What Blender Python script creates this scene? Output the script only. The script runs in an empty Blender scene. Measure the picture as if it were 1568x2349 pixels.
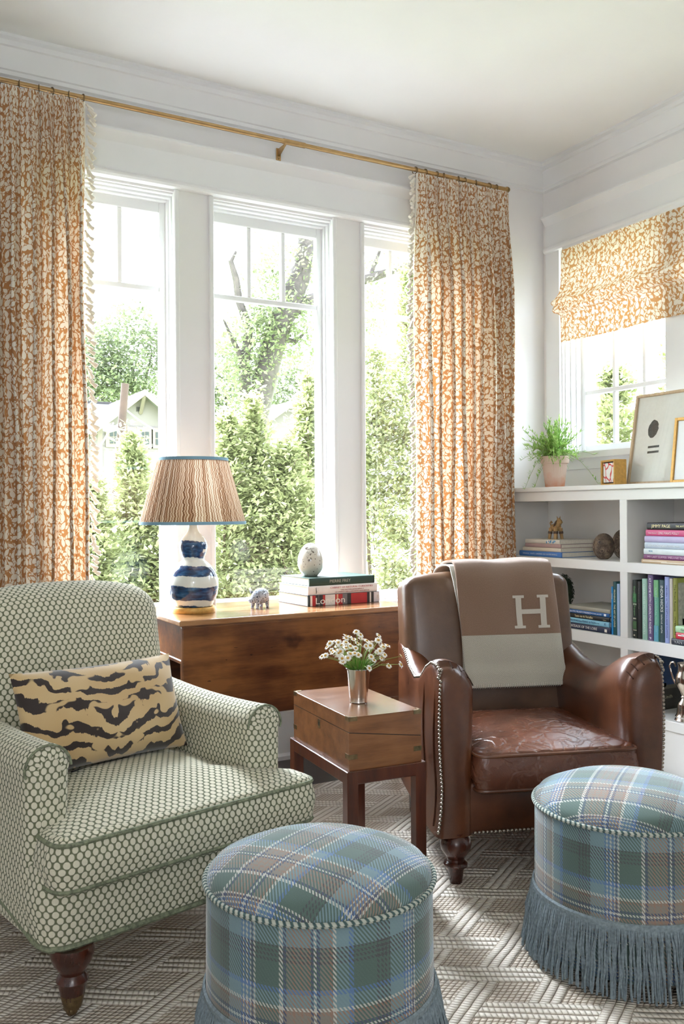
import bpy, bmesh, math, random
import numpy as np
from mathutils import Vector, Matrix

random.seed(7); RNG = np.random.default_rng(7)
PI = math.pi
SC = bpy.context.scene
COL = SC.collection

# ------------------------------------------------------------------ camera, world, light, exposure
YAW = math.radians(29.28); ROLL = math.radians(.37); EYE = 1.15
Fv = Vector((math.sin(YAW), math.cos(YAW), 0)); Rv = Vector((math.cos(YAW), -math.sin(YAW), 0)); Uv = Vector((0, 0, 1))
cam_data = bpy.data.cameras.new('camera'); cam = bpy.data.objects.new('camera', cam_data); COL.objects.link(cam)
cr = Rv * math.cos(ROLL) - Uv * math.sin(ROLL); cu = Uv * math.cos(ROLL) + Rv * math.sin(ROLL)
cam.matrix_world = Matrix(((cr.x, cu.x, -Fv.x, 0), (cr.y, cu.y, -Fv.y, 0), (cr.z, cu.z, -Fv.z, EYE), (0, 0, 0, 1)))
cam_data.sensor_width = 36; cam_data.lens = 2050 / 2349 * 36; cam_data.shift_y = -3.8 / 2349
cam_data.clip_start = .05; cam_data.clip_end = 300
SC.camera = cam

world = bpy.data.worlds.new('sky'); SC.world = world; world.use_nodes = True
wbg = world.node_tree.nodes['Background']; wbg.inputs['Color'].default_value = (.76, .86, 1, 1); wbg.inputs['Strength'].default_value = 5.5

def lamp(name, kind, loc, aim, energy, color=(1, 1, 1), **kw):
    d = bpy.data.lights.new(name, kind); d.energy = energy; d.color = color
    for k, v in kw.items(): setattr(d, k, v)
    o = bpy.data.objects.new(name, d); COL.objects.link(o); o.location = loc
    o.rotation_euler = (Vector(aim) - Vector(loc)).to_track_quat('-Z', 'Y').to_euler()
    return o
lamp('sun', 'SUN', (0, 0, 20), (5.5, -20, 0), 18, (.86, .92, 1), angle=.8)      # hazy sun beyond the back windows
# two added fill lights behind the camera
lamp('room_fill_light', 'POINT', (-.3, -.9, 1.9), (0, 0, 0), 17, (.97, .98, 1), shadow_soft_size=.2)
lamp('rear_fill_light', 'AREA', (-.6, -2.62, 1.5), (.6, 3, .6), 26, (.84, .92, 1), shape='RECTANGLE', size=3.6, size_y=2.3)
for nm, loc, aim, sx, sy in (('window_portal', (1.8, 4.03, 1.63), (1.8, 0, 1.63), 2.3, 1.95), ('side_window_portal', (3.66, 3.0, 2.0), (0, 3.0, 2.0), 1.5, 1.2)):
    p = lamp(nm, 'AREA', loc, aim, 1, shape='RECTANGLE', size=sx, size_y=sy); p.data.cycles.is_portal = True
SC.view_settings.view_transform = 'Standard'; SC.view_settings.look = 'None'; SC.view_settings.gamma = 1
SC.view_settings.use_curve_mapping = False; SC.view_settings.exposure = 1.32
SC.cycles.use_denoising = True
SC.cycles.max_bounces = 10; SC.cycles.diffuse_bounces = 6; SC.cycles.transparent_max_bounces = 24
SC.cycles.sample_clamp_indirect = 6
SC.cycles.caustics_reflective = False; SC.cycles.caustics_refractive = False

# ------------------------------------------------------------------ helpers: materials
def lin(c):
    return tuple(((x / 255) / 12.92 if x <= 10 else ((x / 255 + .055) / 1.055) ** 2.4) for x in c) + (1,)

class NT:
    """A material's node tree with short calls; every argument is a number, a colour or a socket."""
    def __init__(s, name):
        s.m = bpy.data.materials.new(name); s.m.use_nodes = True; s.t = s.m.node_tree; s.t.nodes.clear()
        s.out = s.t.nodes.new('ShaderNodeOutputMaterial'); s.tc = None
    def put(s, sock, v):
        if v is None: return
        if isinstance(v, bpy.types.NodeSocket): s.t.links.new(v, sock)
        else:
            try: sock.default_value = v
            except Exception: sock.default_value = tuple(v) + (1,)
    def n(s, typ, ins=None, **attrs):
        nd = s.t.nodes.new('ShaderNode' + typ)
        for k, v in attrs.items(): setattr(nd, k, v)
        for k, v in (ins or {}).items(): s.put(nd.inputs[k], v)
        return nd
    def co(s, kind='Object'):
        if s.tc is None: s.tc = s.n('TexCoord')
        return s.tc.outputs[kind]
    def M(s, op, a, b=None, c=None, clamp=False):
        nd = s.n('Math', operation=op, use_clamp=clamp); s.put(nd.inputs[0], a); s.put(nd.inputs[1], b); s.put(nd.inputs[2], c); return nd.outputs[0]
    def V(s, op, a, b=None, scale=None):
        nd = s.n('VectorMath', operation=op); s.put(nd.inputs[0], a); s.put(nd.inputs[1], b)
        if scale is not None: s.put(nd.inputs['Scale'], scale)
        return nd.outputs['Value'] if op in ('LENGTH', 'DOT_PRODUCT', 'DISTANCE') else nd.outputs[0]
    def xyz(s, v):
        o = s.n('SeparateXYZ', {0: v}).outputs; return o[0], o[1], o[2]
    def comb(s, x, y, z=0.): return s.n('CombineXYZ', {0: x, 1: y, 2: z}).outputs[0]
    def mix(s, f, a, b, blend='MIX'):
        nd = s.n('Mix', data_type='RGBA', blend_type=blend); s.put(nd.inputs[0], f); s.put(nd.inputs[6], a); s.put(nd.inputs[7], b); return nd.outputs[2]
    def ramp(s, f, stops, interp='LINEAR'):
        nd = s.n('ValToRGB', {0: f}); r = nd.color_ramp; r.interpolation = interp
        while len(r.elements) < len(stops): r.elements.new(.5)
        for e, (p, c) in zip(r.elements, stops): e.position = p; e.color = c if len(c) == 4 else tuple(c) + (1,)
        return nd.outputs[0]
    def step(s, f, lo, hi): return s.n('MapRange', {0: f, 1: lo, 2: hi, 3: 0., 4: 1.}, interpolation_type='SMOOTHSTEP').outputs[0]
    def noise(s, vec, scale, detail=3, rough=.55, out=0):
        return s.n('TexNoise', {'Vector': vec, 'Scale': scale, 'Detail': detail, 'Roughness': rough}).outputs[out]
    def bump(s, h, strength=.5, dist=.01, normal=None):
        return s.n('Bump', {'Strength': strength, 'Distance': dist, 'Height': h, 'Normal': normal}).outputs[0]
    def bsdf(s, color, rough=.5, metal=0., normal=None, spec=.5, coat=0., sheen=0., alpha=None, **kw):
        nd = s.n('BsdfPrincipled', {'Base Color': color, 'Roughness': rough, 'Metallic': metal, 'Normal': normal, 'Specular IOR Level': spec, 'Coat Weight': coat, 'Sheen Weight': sheen, **kw})
        return nd.outputs[0]
    def done(s, sh):
        s.t.links.new(sh, s.out.inputs[0]); return s.m

MATS = {}
def plain(name, rgb, rough=.5, metal=0., spec=.5, coat=0., var=.06, vscale=30):
    if name in MATS: return MATS[name]
    g = NT(name); c = lin(rgb)
    n = g.noise(g.co(), vscale, 4)
    d = tuple(x * (1 - var * 1.6) for x in c[:3]) + (1,); l = tuple(min(1, x * (1 + var)) for x in c[:3]) + (1,)
    MATS[name] = g.done(g.bsdf(g.ramp(n, [(.3, d), (.7, l)]), rough, metal, None, spec, coat)); return MATS[name]

# ------------------------------------------------------------------ helpers: objects
def link(o, parent=None):
    COL.objects.link(o)
    if parent is not None: o.parent = parent
    return o
def thing(name, label, cat, loc=(0, 0, 0), rz=0., group=None):
    o = bpy.data.objects.new(name, None); o.empty_display_size = .05; link(o); o.location = loc; o.rotation_euler = (0, 0, rz)
    return tag(o, label, cat, group)
def tag(o, label, cat, group=None):
    o['label'] = label; o['category'] = cat
    if group: o['group'] = group
    return o
def struct(o): o['kind'] = 'structure'; return o
def stuff(o): o['kind'] = 'stuff'; return o
def copy_tree(o, parent=None):
    c = o.copy(); link(c, parent)
    for ch in list(o.children): copy_tree(ch, c)
    return c

class MB:
    """Collects vertices and faces (with optional UVs in metres and material slots) and links them as ONE mesh object."""
    def __init__(s): s.v = []; s.f = []; s.u = []; s.mi = []; s.M = None; s.slot = 0
    def add(s, vs, fs, uvs=None, M=None):
        b = len(s.v); M = M or s.M
        s.v += [tuple(M @ Vector(p)) for p in vs] if M is not None else [tuple(p) for p in vs]
        for k, f in enumerate(fs):
            s.f.append([b + i for i in f]); s.mi.append(s.slot)
            s.u.append(None if uvs is None else [uvs[i] for i in f] if not isinstance(uvs, dict) else uvs[k])
        return s
    def grid(s, P, uv=None, cu=False, cv=False, M=None):
        m, n = len(P), len(P[0]); vs = [p for r in P for p in r]; fs = []; us = {}
        for i in range(m - (0 if cu else 1)):
            for j in range(n - (0 if cv else 1)):
                a, b = (i + 1) % m, (j + 1) % n
                if uv is not None:
                    us[len(fs)] = [uv(i, j), uv(i + 1, j), uv(i + 1, j + 1), uv(i, j + 1)]
                fs.append((i * n + j, a * n + j, a * n + b, i * n + b))
        return s.add(vs, fs, us if uv is not None else None, M)
    def box(s, a, b, M=None):
        x0, y0, z0 = a; x1, y1, z1 = b
        v = [(x0, y0, z0), (x1, y0, z0), (x1, y1, z0), (x0, y1, z0), (x0, y0, z1), (x1, y0, z1), (x1, y1, z1), (x0, y1, z1)]
        return s.add(v, [(0, 3, 2, 1), (4, 5, 6, 7), (0, 1, 5, 4), (1, 2, 6, 5), (2, 3, 7, 6), (3, 0, 4, 7)], None, M)
    def bbox(s, a, b, r=.003, seg=2, M=None):
        bm = bmesh.new(); bmesh.ops.create_cube(bm, size=1)
        for v in bm.verts: v.co = Vector([(a[i] + b[i]) / 2 + v.co[i] * (b[i] - a[i]) for i in range(3)])
        bmesh.ops.bevel(bm, geom=bm.edges[:], offset=r, segments=seg, profile=.5, affect='EDGES')
        bm.verts.ensure_lookup_table(); bm.verts.index_update()
        s.add([v.co[:] for v in bm.verts], [[v.index for v in f.verts] for f in bm.faces], None, M); bm.free(); return s
    def lathe(s, prof, n=24, M=None, cap=True, a0=0., a1=2 * PI):
        full = abs(a1 - a0 - 2 * PI) < 1e-6; k = n if full else n + 1
        P = [[(r * math.cos(a0 + (a1 - a0) * i / n), r * math.sin(a0 + (a1 - a0) * i / n), z) for i in range(k)] for r, z in prof]
        L = [0]
        for (r0, z0), (r1, z1) in zip(prof, prof[1:]): L.append(L[-1] + math.hypot(r1 - r0, z1 - z0))
        R = max(r for r, z in prof)
        s.grid(P, lambda i, j: (R * 2 * PI * j / n, L[i]), cv=full, M=M)
        if cap and full:
            for r_, rev in ((P[0], True), (P[-1], False)):
                if abs(prof[0 if rev else -1][0]) > 1e-5: s.add(r_, [list(range(n))[::-1] if rev else list(range(n))], None, M)
        return s
    def tube(s, path, r, n=8, M=None, closed=False, cap=True, flat=1.):
        P = [Vector(p) for p in path]; m = len(P); rad = r if isinstance(r, (list, tuple)) else [r] * m; rings = []
        up = None
        for i, p in enumerate(P):
            t = (P[(i + 1) % m] - P[i - 1]) if closed else (P[min(i + 1, m - 1)] - P[max(i - 1, 0)])
            t = t.normalized() if t.length > 1e-9 else Vector((0, 0, 1))
            if up is None: up = Vector((0, 0, 1)) if abs(t.z) < .9 else Vector((1, 0, 0))
            sd = t.cross(up).normalized(); up = sd.cross(t).normalized()
            rings.append([tuple(p + (sd * math.cos(2 * PI * k / n) + up * math.sin(2 * PI * k / n) * flat) * rad[i]) for k in range(n)])
        L = [0]
        for a, b in zip(P, P[1:]): L.append(L[-1] + (b - a).length)
        L.append(L[-1] + (P[0] - P[-1]).length)
        s.grid(rings, lambda i, j: (L[i], 2 * PI * rad[0] * j / n), cu=closed, cv=True, M=M)
        if cap and not closed:
            s.add(rings[0], [list(range(n))], None, M); s.add(rings[-1], [list(range(n))[::-1]], None, M)
        return s
    def prism(s, poly, y0, y1, M=None):
        """A polygon in x-z extruded along y."""
        n = len(poly); v = [(x, y0, z) for x, z in poly] + [(x, y1, z) for x, z in poly]
        return s.add(v, [list(range(n)), list(range(2 * n - 1, n - 1, -1))] + [(i, i + n, (i + 1) % n + n, (i + 1) % n) for i in range(n)], None, M)
    def rgrid(s, size, r, n=(10, 10, 4), crown=(0, 0, 0), M=None, fn=None):
        """A soft upholstered block: a rounded box, finely divided, each side bulging by crown."""
        hx, hy, hz = size[0] / 2, size[1] / 2, size[2] / 2; r = min(r, hx, hy, hz) * .999
        def ticks(h, k):
            e = [-h + r * (1 - math.cos(q * PI / 8)) for q in range(4)]
            return e + list(np.linspace(-h + r, h - r, k + 1)) + [-x for x in e[::-1]]
        T = [ticks(h, k) for h, k in zip((hx, hy, hz), n)]
        def pos(p):
            q = Vector([max(-h + r, min(h - r, c)) for c, h in zip(p, (hx, hy, hz))]); d = Vector(p) - q
            o = q + d.normalized() * r if d.length > 1e-9 else q
            a, b, c = 1 - (o.x / hx) ** 2, 1 - (o.y / hy) ** 2, 1 - (o.z / hz) ** 2
            o = Vector((o.x + math.copysign(1, o.x) * crown[0] * max(0, b) * max(0, c) * abs(o.x / hx) ** 2, o.y + math.copysign(1, o.y) * crown[1] * max(0, a) * max(0, c) * abs(o.y / hy) ** 2, o.z + math.copysign(1, o.z) * crown[2] * max(0, a) * max(0, b) * abs(o.z / hz) ** 2))
            return fn(o) if fn else o
        for ax in range(3):
            i, j = [(1, 2), (2, 0), (0, 1)][ax]
            for sg in (-1, 1):
                P = []; U = []
                for a in T[i]:
                    row = []; ur = []
                    for b in T[j]:
                        p = [0, 0, 0]; p[ax] = sg * (hx, hy, hz)[ax]; p[i] = a; p[j] = b
                        row.append(tuple(pos(p)))
                        if ax == 0: ur.append((p[1] + sg * hx, p[2]))
                        elif ax == 1: ur.append((p[0], p[2]))
                        else: ur.append((p[0], p[1] + hy + hz))
                    P.append(row); U.append(ur)
                if sg < 0: P = P[::-1]; U = U[::-1]
                s.grid(P, lambda a, b, U=U: U[a][b], M=M)
        return s
    def build(s, name, mats, parent=None, smooth=True, weld=0., angle=None, mesh=None):
        me = bpy.data.meshes.new(name); me.from_pydata(s.v, [], s.f)
        for m in (mats if isinstance(mats, (list, tuple)) else [mats]): me.materials.append(m)
        if any(s.mi): me.polygons.foreach_set('material_index', s.mi)
        if any(u is not None for u in s.u):
            ul = me.uv_layers.new(name='UVMap'); flat = []
            for f, u in zip(s.f, s.u):
                for k in range(len(f)): flat += list(u[k]) if u is not None else [0., 0.]
            ul.data.foreach_set('uv', flat)
        bm = bmesh.new(); bm.from_mesh(me)
        if weld: bmesh.ops.remove_doubles(bm, verts=bm.verts, dist=weld)
        bmesh.ops.recalc_face_normals(bm, faces=bm.faces)
        bm.to_mesh(me); bm.free()
        if smooth:
            me.polygons.foreach_set('use_smooth', [True] * len(me.polygons))
            if angle is None: angle = 40
            try: me.set_sharp_from_angle(angle=math.radians(angle))
            except Exception: pass
        return link(bpy.data.objects.new(name, me), parent)

def raw(name, v, f, mats, parent=None, mi=None, smooth=False):
    me = bpy.data.meshes.new(name)
    v = np.asarray(v, np.float32); f = np.asarray(f, np.int32); k = f.shape[1]
    me.vertices.add(len(v)); me.vertices.foreach_set('co', v.ravel())
    me.loops.add(f.size); me.loops.foreach_set('vertex_index', f.ravel())
    me.polygons.add(len(f)); me.polygons.foreach_set('loop_start', np.arange(0, f.size, k, dtype=np.int32))
    for m in (mats if isinstance(mats, (list, tuple)) else [mats]): me.materials.append(m)
    if mi is not None: me.polygons.foreach_set('material_index', np.asarray(mi, np.int32))
    me.update(calc_edges=True); me.validate()
    if smooth: me.polygons.foreach_set('use_smooth', [True] * len(me.polygons))
    return link(bpy.data.objects.new(name, me), parent)

TXT = []
def text(name, body, m, parent, M, length=None, height=None, ext=.0004, squeeze=1.):
    """Lettering lying in the local x-y plane of matrix M, centred, fitted to length and/or cap height."""
    c = bpy.data.curves.new(name, 'FONT'); c.body = body; c.align_x = 'CENTER'; c.align_y = 'CENTER'; c.extrude = ext; c.size = 1; c.resolution_u = 3
    c.materials.append(m); o = bpy.data.objects.new(name, c); link(o, parent); TXT.append((o, M, length, height, squeeze)); return o
def T(x=0, y=0, z=0): return Matrix.Translation((x, y, z))
def RX(a): return Matrix.Rotation(math.radians(a), 4, 'X')
def RY(a): return Matrix.Rotation(math.radians(a), 4, 'Y')
def RZ(a): return Matrix.Rotation(math.radians(a), 4, 'Z')
def floor_at(R, D, z=0.): return tuple(Rv * R + Fv * D + Uv * z)
# ------------------------------------------------------------------ materials
m_wall = plain('wall_paint', (232, 230, 230), .55, var=.012, vscale=4)
m_ceil = plain('ceiling_paint', (244, 244, 242), .7, var=.01, vscale=3)
m_trim = plain('trim_paint', (230, 230, 231), .35, var=.01, vscale=6)
m_case = plain('bookcase_paint', (224, 224, 222), .4, var=.015, vscale=6)
m_brass = plain('brass', (190, 158, 112), .34, 1., var=.08)
m_oldbrass = plain('old_brass', (138, 118, 88), .4, 1., var=.25, vscale=60)
m_darkmetal = plain('dark_metal', (70, 62, 55), .4, .8, var=.2)
m_nail = plain('nail_pewter', (158, 148, 136), .36, 1., var=.2, vscale=200)
m_crease = plain('leather_crease', (40, 22, 14), .9, 0., .05, var=.1)
m_gold = plain('gold_leaf', (214, 168, 92), .45, .35, var=.1, vscale=80)
m_white = plain('white_paper', (238, 236, 230), .8, var=.02)
m_page = plain('book_pages', (228, 222, 208), .85, var=.05, vscale=120)
m_silver = plain('silver', (205, 198, 190), .16, 1., var=.06)
m_black = plain('black_ink', (34, 34, 36), .6)
m_twig = plain('bark', (98, 82, 70), .9, var=.3, vscale=20)

def m_glass():
    g = NT('window_glass')
    fr = g.M('MULTIPLY_ADD', g.M('POWER', g.n('LayerWeight', {'Blend': .5}).outputs['Facing'], 4.), .7, .035)
    sh = g.n('MixShader', {0: fr, 1: g.n('BsdfTransparent', {0: (.97, .985, .985, 1)}).outputs[0], 2: g.n('BsdfGlossy', {'Roughness': .02}).outputs[0]}).outputs[0]
    return g.done(sh)
m_pane = m_glass()

def wood(name, dark, mid, light, rough=.35, axis='x', scale=1., blotch=.5, coat=.1, spec=.5, knots=0.):
    g = NT(name); p = g.co(); st = {'x': (1.6, 14, 14), 'y': (14, 1.6, 14), 'z': (14, 14, 1.6)}[axis]
    q = g.V('MULTIPLY', p, tuple(k * scale for k in st))
    w = g.noise(q, 2.2, 6, .62); fine = g.noise(g.V('MULTIPLY', p, tuple(k * scale * 9 for k in st)), 3, 2)
    bl = g.noise(p, 5.5 * scale, 3)
    f = g.M('ADD', g.M('MULTIPLY', w, .75), g.M('MULTIPLY', bl, blotch)); f = g.M('ADD', f, g.M('MULTIPLY', fine, .12))
    if knots:
        kd = g.n('TexVoronoi', {'Vector': g.V('ADD', g.V('MULTIPLY', p, (3.1, 5.2, 5.2)), g.V('SCALE', g.noise(p, 14, 3, out=1), None, scale=.35)), 'Scale': 1.}).outputs['Distance']
        dk = g.noise(g.V('MULTIPLY', p, (22, 90, 90)), 1, 2); big = g.noise(p, 2.6, 4, .6)
        f = g.M('SUBTRACT', g.M('ADD', f, g.M('MULTIPLY', g.M('SUBTRACT', big, .5), knots)), g.M('ADD', g.M('MULTIPLY', g.step(kd, .22, .02), .4), g.M('MULTIPLY', g.step(dk, .72, .78), .35)))
    c = g.ramp(f, [(.38, lin(dark)), (.62, lin(mid)), (.86, lin(light))])
    b = g.bump(g.M('ADD', w, g.M('MULTIPLY', fine, .3)), .12, .004)
    return g.done(g.bsdf(c, g.M('ADD', rough - .06, g.M('MULTIPLY', w, .16)), 0, b, spec, coat, **{'Coat Roughness': .18}))
m_desk = wood('aged_pine', (36, 18, 10), (86, 49, 27), (132, 84, 46), .3, 'x', .8, .55, .12, .5, .7)
m_desktop = wood('polished_pine', (86, 54, 32), (138, 94, 60), (176, 132, 90), .16, 'x', .6, .5, .35)
m_box = wood('walnut', (74, 42, 22), (126, 80, 46), (156, 106, 66), .3, 'x', .8, .45, .15)
m_boxtop = wood('walnut_top', (80, 48, 30), (128, 86, 58), (150, 106, 74), .2, 'x', .8, .4, .4)
m_stand = wood('mahogany', (44, 18, 9), (82, 38, 20), (108, 54, 30), .3, 'z', 1, .4, .2)
m_darkwood = wood('ebonised_wood', (24, 10, 6), (56, 24, 15), (86, 40, 24), .22, 'z', 1, .4, .3)
m_floor = wood('dark_floorboard', (26, 20, 17), (46, 36, 30), (66, 53, 45), .3, 'x', .7, .4, .1)
m_palewood = wood('pale_wood', (176, 150, 118), (206, 182, 150), (222, 202, 174), .5, 'z', 1.5, .3, 0)

def leaf_mask(g, uv, scale, seed, size, aspect=2.1, jitter=1.):
    """Scattered leaf shapes: one pointed ellipse in each cell of a Voronoi grid, turned at random."""
    q = g.V('ADD', uv, (seed * 3.17, seed * 7.31, 0))
    vo = g.n('TexVoronoi', {'Vector': q, 'Scale': scale, 'Randomness': jitter}, voronoi_dimensions='2D')
    cx, cy, cz = g.xyz(vo.outputs['Color'])
    d = g.V('SUBTRACT', q, g.V('SCALE', vo.outputs['Position'], None, scale=1.))
    ang = g.M('ADD', g.M('MULTIPLY', cx, 2.6), -1.3)
    r = g.n('VectorRotate', {'Vector': d, 'Angle': ang}, rotation_type='Z_AXIS').outputs[0]
    x, y, _ = g.xyz(r)
    k = g.M('MULTIPLY_ADD', cy, .5, .75); hl = g.M('MULTIPLY', k, size / scale)
    ty = g.M('DIVIDE', y, hl); tx = g.M('DIVIDE', x, g.M('DIVIDE', hl, aspect))
    w = g.M('MULTIPLY', g.M('SUBTRACT', 1., g.M('MULTIPLY', ty, ty)), g.M('MULTIPLY_ADD', ty, -.35, 1.))
    return g.M('SUBTRACT', w, g.M('ABSOLUTE', tx))          # > 0 inside the leaf
def leaf_cloth(name, ground, motif, trans=.3):
    g = NT(name); uv = g.co('UV'); x, y, _ = g.xyz(uv)
    warp = g.V('SCALE', g.V('SUBTRACT', g.noise(uv, 14, 2, out=1), (.5, .5, .5)), None, scale=.014)
    p = g.V('ADD', uv, warp)
    m = leaf_mask(g, p, 31, 1, .52, 1.8, .6); m2 = leaf_mask(g, p, 37, 5.3, .40, 2.1, .9)
    m2 = g.M('MINIMUM', m2, g.M('MULTIPLY_ADD', m, -1., -.22)); m3 = leaf_mask(g, p, 50, 9.1, .36, 1.7, .9)
    m = g.M('MAXIMUM', m, m2); m = g.M('MAXIMUM', m, g.M('MINIMUM', m3, g.M('MULTIPLY_ADD', m, -1., -.25)))
    px, py, _ = g.xyz(p)
    # wandering stems, and a few broad tree trunks in the repeat
    def stem(freq, ph, wid):
        u = g.M('ADD', g.M('MULTIPLY', px, freq), g.M('ADD', g.M('MULTIPLY', g.M('SINE', g.M('MULTIPLY_ADD', py, 19., ph)), .33), ph))
        return g.M('SUBTRACT', wid, g.M('ABSOLUTE', g.M('SUBTRACT', g.M('FRACT', u), .5)))
    st = g.M('MAXIMUM', stem(9., .2, .020), stem(5.3, 1.7, .013))
    st = g.M('MULTIPLY', st, 30.)
    tr = g.n('TexVoronoi', {'Vector': g.V('MULTIPLY', p, (1, .45, 1)), 'Scale': 5.2}, voronoi_dimensions='2D').outputs['Distance']
    trx = g.M('SUBTRACT', .07, g.M('ADD', tr, g.M('MULTIPLY', g.noise(p, 60, 3), .12)))
    m = g.M('MAXIMUM', g.M('MAXIMUM', m, st), g.M('MULTIPLY', trx, 12.))
    f = g.step(m, .0, .12)
    c = g.mix(f, lin(ground), lin(motif))
    weave = g.noise(g.V('MULTIPLY', uv, (700, 700, 1)), 1, 1)
    nb = g.bump(weave, .25, .0006)
    dif = g.bsdf(c, .85, 0, nb, .15)
    tl = g.n('BsdfTranslucent', {0: g.mix(f, lin((206, 146, 88)), lin((240, 228, 208)))}).outputs[0]
    return g.done(g.n('MixShader', {0: trans, 1: dif, 2: tl}).outputs[0])
m_curtain = leaf_cloth('leaf_print_linen', (172, 126, 86), (228, 221, 207), .17)
m_shade_cloth = leaf_cloth('leaf_print_blind', (196, 150, 104), (238, 231, 217), .2)
m_tassel = plain('cream_cotton', (226, 219, 206), .9, var=.05)

def dot_cloth():
    """Green weave with rows of pale raised ovals set in a honeycomb."""
    g = NT('honeycomb_weave'); uv = g.co('UV'); s = .0185
    def cell(off):
        q = g.V('ADD', g.V('DIVIDE', uv, (s, s * 1.62, 1)), off); f = g.V('SUBTRACT', g.V('FRACTION', q), (.5, .5, .5))
        x, y, _ = g.xyz(f); y = g.M('MULTIPLY', y, 1.42)
        return g.M('SQRT', g.M('ADD', g.M('MULTIPLY', x, x), g.M('MULTIPLY', y, y)))
    d = g.M('MINIMUM', cell((40, 40, 0)), cell((40.5, 40.5, 0)))
    f = g.step(d, .43, .33)
    n1 = g.noise(uv, 420, 2); big = g.noise(uv, 9, 2)
    pale = g.mix(n1, lin((204, 198, 176)), lin((232, 227, 208))); pale = g.mix(g.M('MULTIPLY', big, .25), pale, lin((186, 188, 164)))
    c = g.mix(f, g.mix(n1, lin((82, 88, 64)), lin((124, 128, 102))), pale)
    h = g.M('ADD', g.M('MULTIPLY', f, .8), g.M('MULTIPLY', n1, .25))
    return g.done(g.bsdf(c, .82, 0, g.bump(h, .7, .0025), .2, 0, .15))
m_dot = dot_cloth()
m_dotwelt = plain('green_welt', (124, 130, 106), .85, var=.35, vscale=110)

def plaid():
    """Wool tartan: the same stripe set runs both ways and meets in a diagonal twill."""
    g = NT('tartan_wool'); uv = g.co('UV'); u, v, _ = g.xyz(uv); per = .34
    G, K, B, N, W, T_, O, L = (48, 80, 66), (38, 36, 34), (62, 104, 156), (30, 44, 84), (190, 188, 178), (122, 112, 98), (138, 102, 78), (102, 132, 140)
    seq = [(0, G), (.14, K), (.155, G), (.165, K), (.18, G), (.19, K), (.205, G), (.215, K), (.23, L), (.33, B), (.345, W), (.355, B), (.37, W), (.38, B), (.395, W), (.405, N), (.42, W), (.435, G), (.58, W), (.605, N), (.625, T_), (.66, O), (.675, T_), (.70, O), (.715, T_), (.74, O), (.76, N), (.775, W), (.79, N), (.81, T_), (.86, O), (.88, W), (.90, L), (.97, B)]
    def stripes(t, ph):
        c = g.M('FRACT', g.M('ADD', g.M('DIVIDE', t, per), ph))
        out = None
        a = g.ramp(c, [(p, lin(k)) for p, k in seq[:17]], 'CONSTANT'); b = g.ramp(c, [(p, lin(k)) for p, k in [(0, seq[17][1])] + seq[17:]], 'CONSTANT')
        return g.mix(g.M('GREATER_THAN', c, seq[17][0] - .0001), a, b)
    cu, cv = stripes(u, .08), stripes(v, .31)
    tw = g.M('FRACT', g.M('DIVIDE', g.M('ADD', u, g.M('MULTIPLY', v, .8)), .0078))
    f = g.step(g.M('ABSOLUTE', g.M('SUBTRACT', tw, .5)), .20, .30)
    c = g.mix(f, cu, cv)
    fuzz = g.noise(uv, 900, 2); c = g.mix(g.M('MULTIPLY', fuzz, .35), c, lin((178, 186, 190)))
    return g.done(g.bsdf(c, .88, 0, g.bump(g.M('ADD', f, fuzz), .35, .0012), .2, 0, .5, **{'Sheen Roughness': .35}))
m_plaid = plaid()

def twist(name, a, b, per, rough=.85):
    g = NT(name); uv = g.co('UV'); u, v, _ = g.xyz(uv)
    t = g.M('FRACT', g.M('ADD', g.M('DIVIDE', u, per), g.M('DIVIDE', v, .03)))
    f = g.step(g.M('ABSOLUTE', g.M('SUBTRACT', t, .5)), .12, .32)
    return g.done(g.bsdf(g.mix(f, lin(a), lin(b)), rough, 0, g.bump(f, .6, .002), .2))
m_cord = twist('twisted_cord', (70, 92, 92), (178, 182, 172), .014)
m_fringe = plain('blue_grey_yarn', (128, 141, 148), .9, var=.22, vscale=140)

def leather(name, dark, mid, light, crease=0.):
    g = NT(name); p = g.co()
    a = g.noise(p, 5.5, 5, .6); b = g.noise(p, 1.7, 2)
    c = g.ramp(g.M('ADD', g.M('MULTIPLY', a, .55), g.M('MULTIPLY', b, .5)), [(.34, lin(dark)), (.53, lin(mid)), (.72, lin(light))])
    grain = g.n('TexVoronoi', {'Vector': p, 'Scale': 420}).outputs['Distance']
    h = g.M('MULTIPLY', grain, .08)
    rg = g.M('MULTIPLY_ADD', a, .24, .15 if crease else .2)
    if crease:
        q = g.V('ADD', p, g.V('SCALE', g.noise(p, 9, 3, out=1), None, scale=.13))
        e = g.n('TexVoronoi', {'Vector': g.V('MULTIPLY', q, (13, 19, 13)), 'Scale': 1.}, feature='DISTANCE_TO_EDGE').outputs['Distance']
        h = g.M('ADD', h, g.M('MULTIPLY', g.step(e, 0., .16), crease)); h = g.M('ADD', h, g.M('MULTIPLY', g.noise(q, 16, 3), crease * .7))
        c = g.mix(g.M('MULTIPLY', g.step(e, .02, 0.), .12), c, lin((176, 128, 98)))
    return g.done(g.bsdf(c, rg, 0, g.bump(h, .5, .006), .5, .3, **{'Coat Roughness': .25}))
m_leather = leather('saddle_leather', (42, 22, 13), (88, 49, 28), (124, 75, 46))
m_leather_seat = leather('creased_leather', (50, 26, 17), (94, 53, 36), (126, 76, 54), .6)
m_leather_back = leather('faded_leather', (64, 43, 29), (94, 66, 46), (118, 88, 64))

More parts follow.
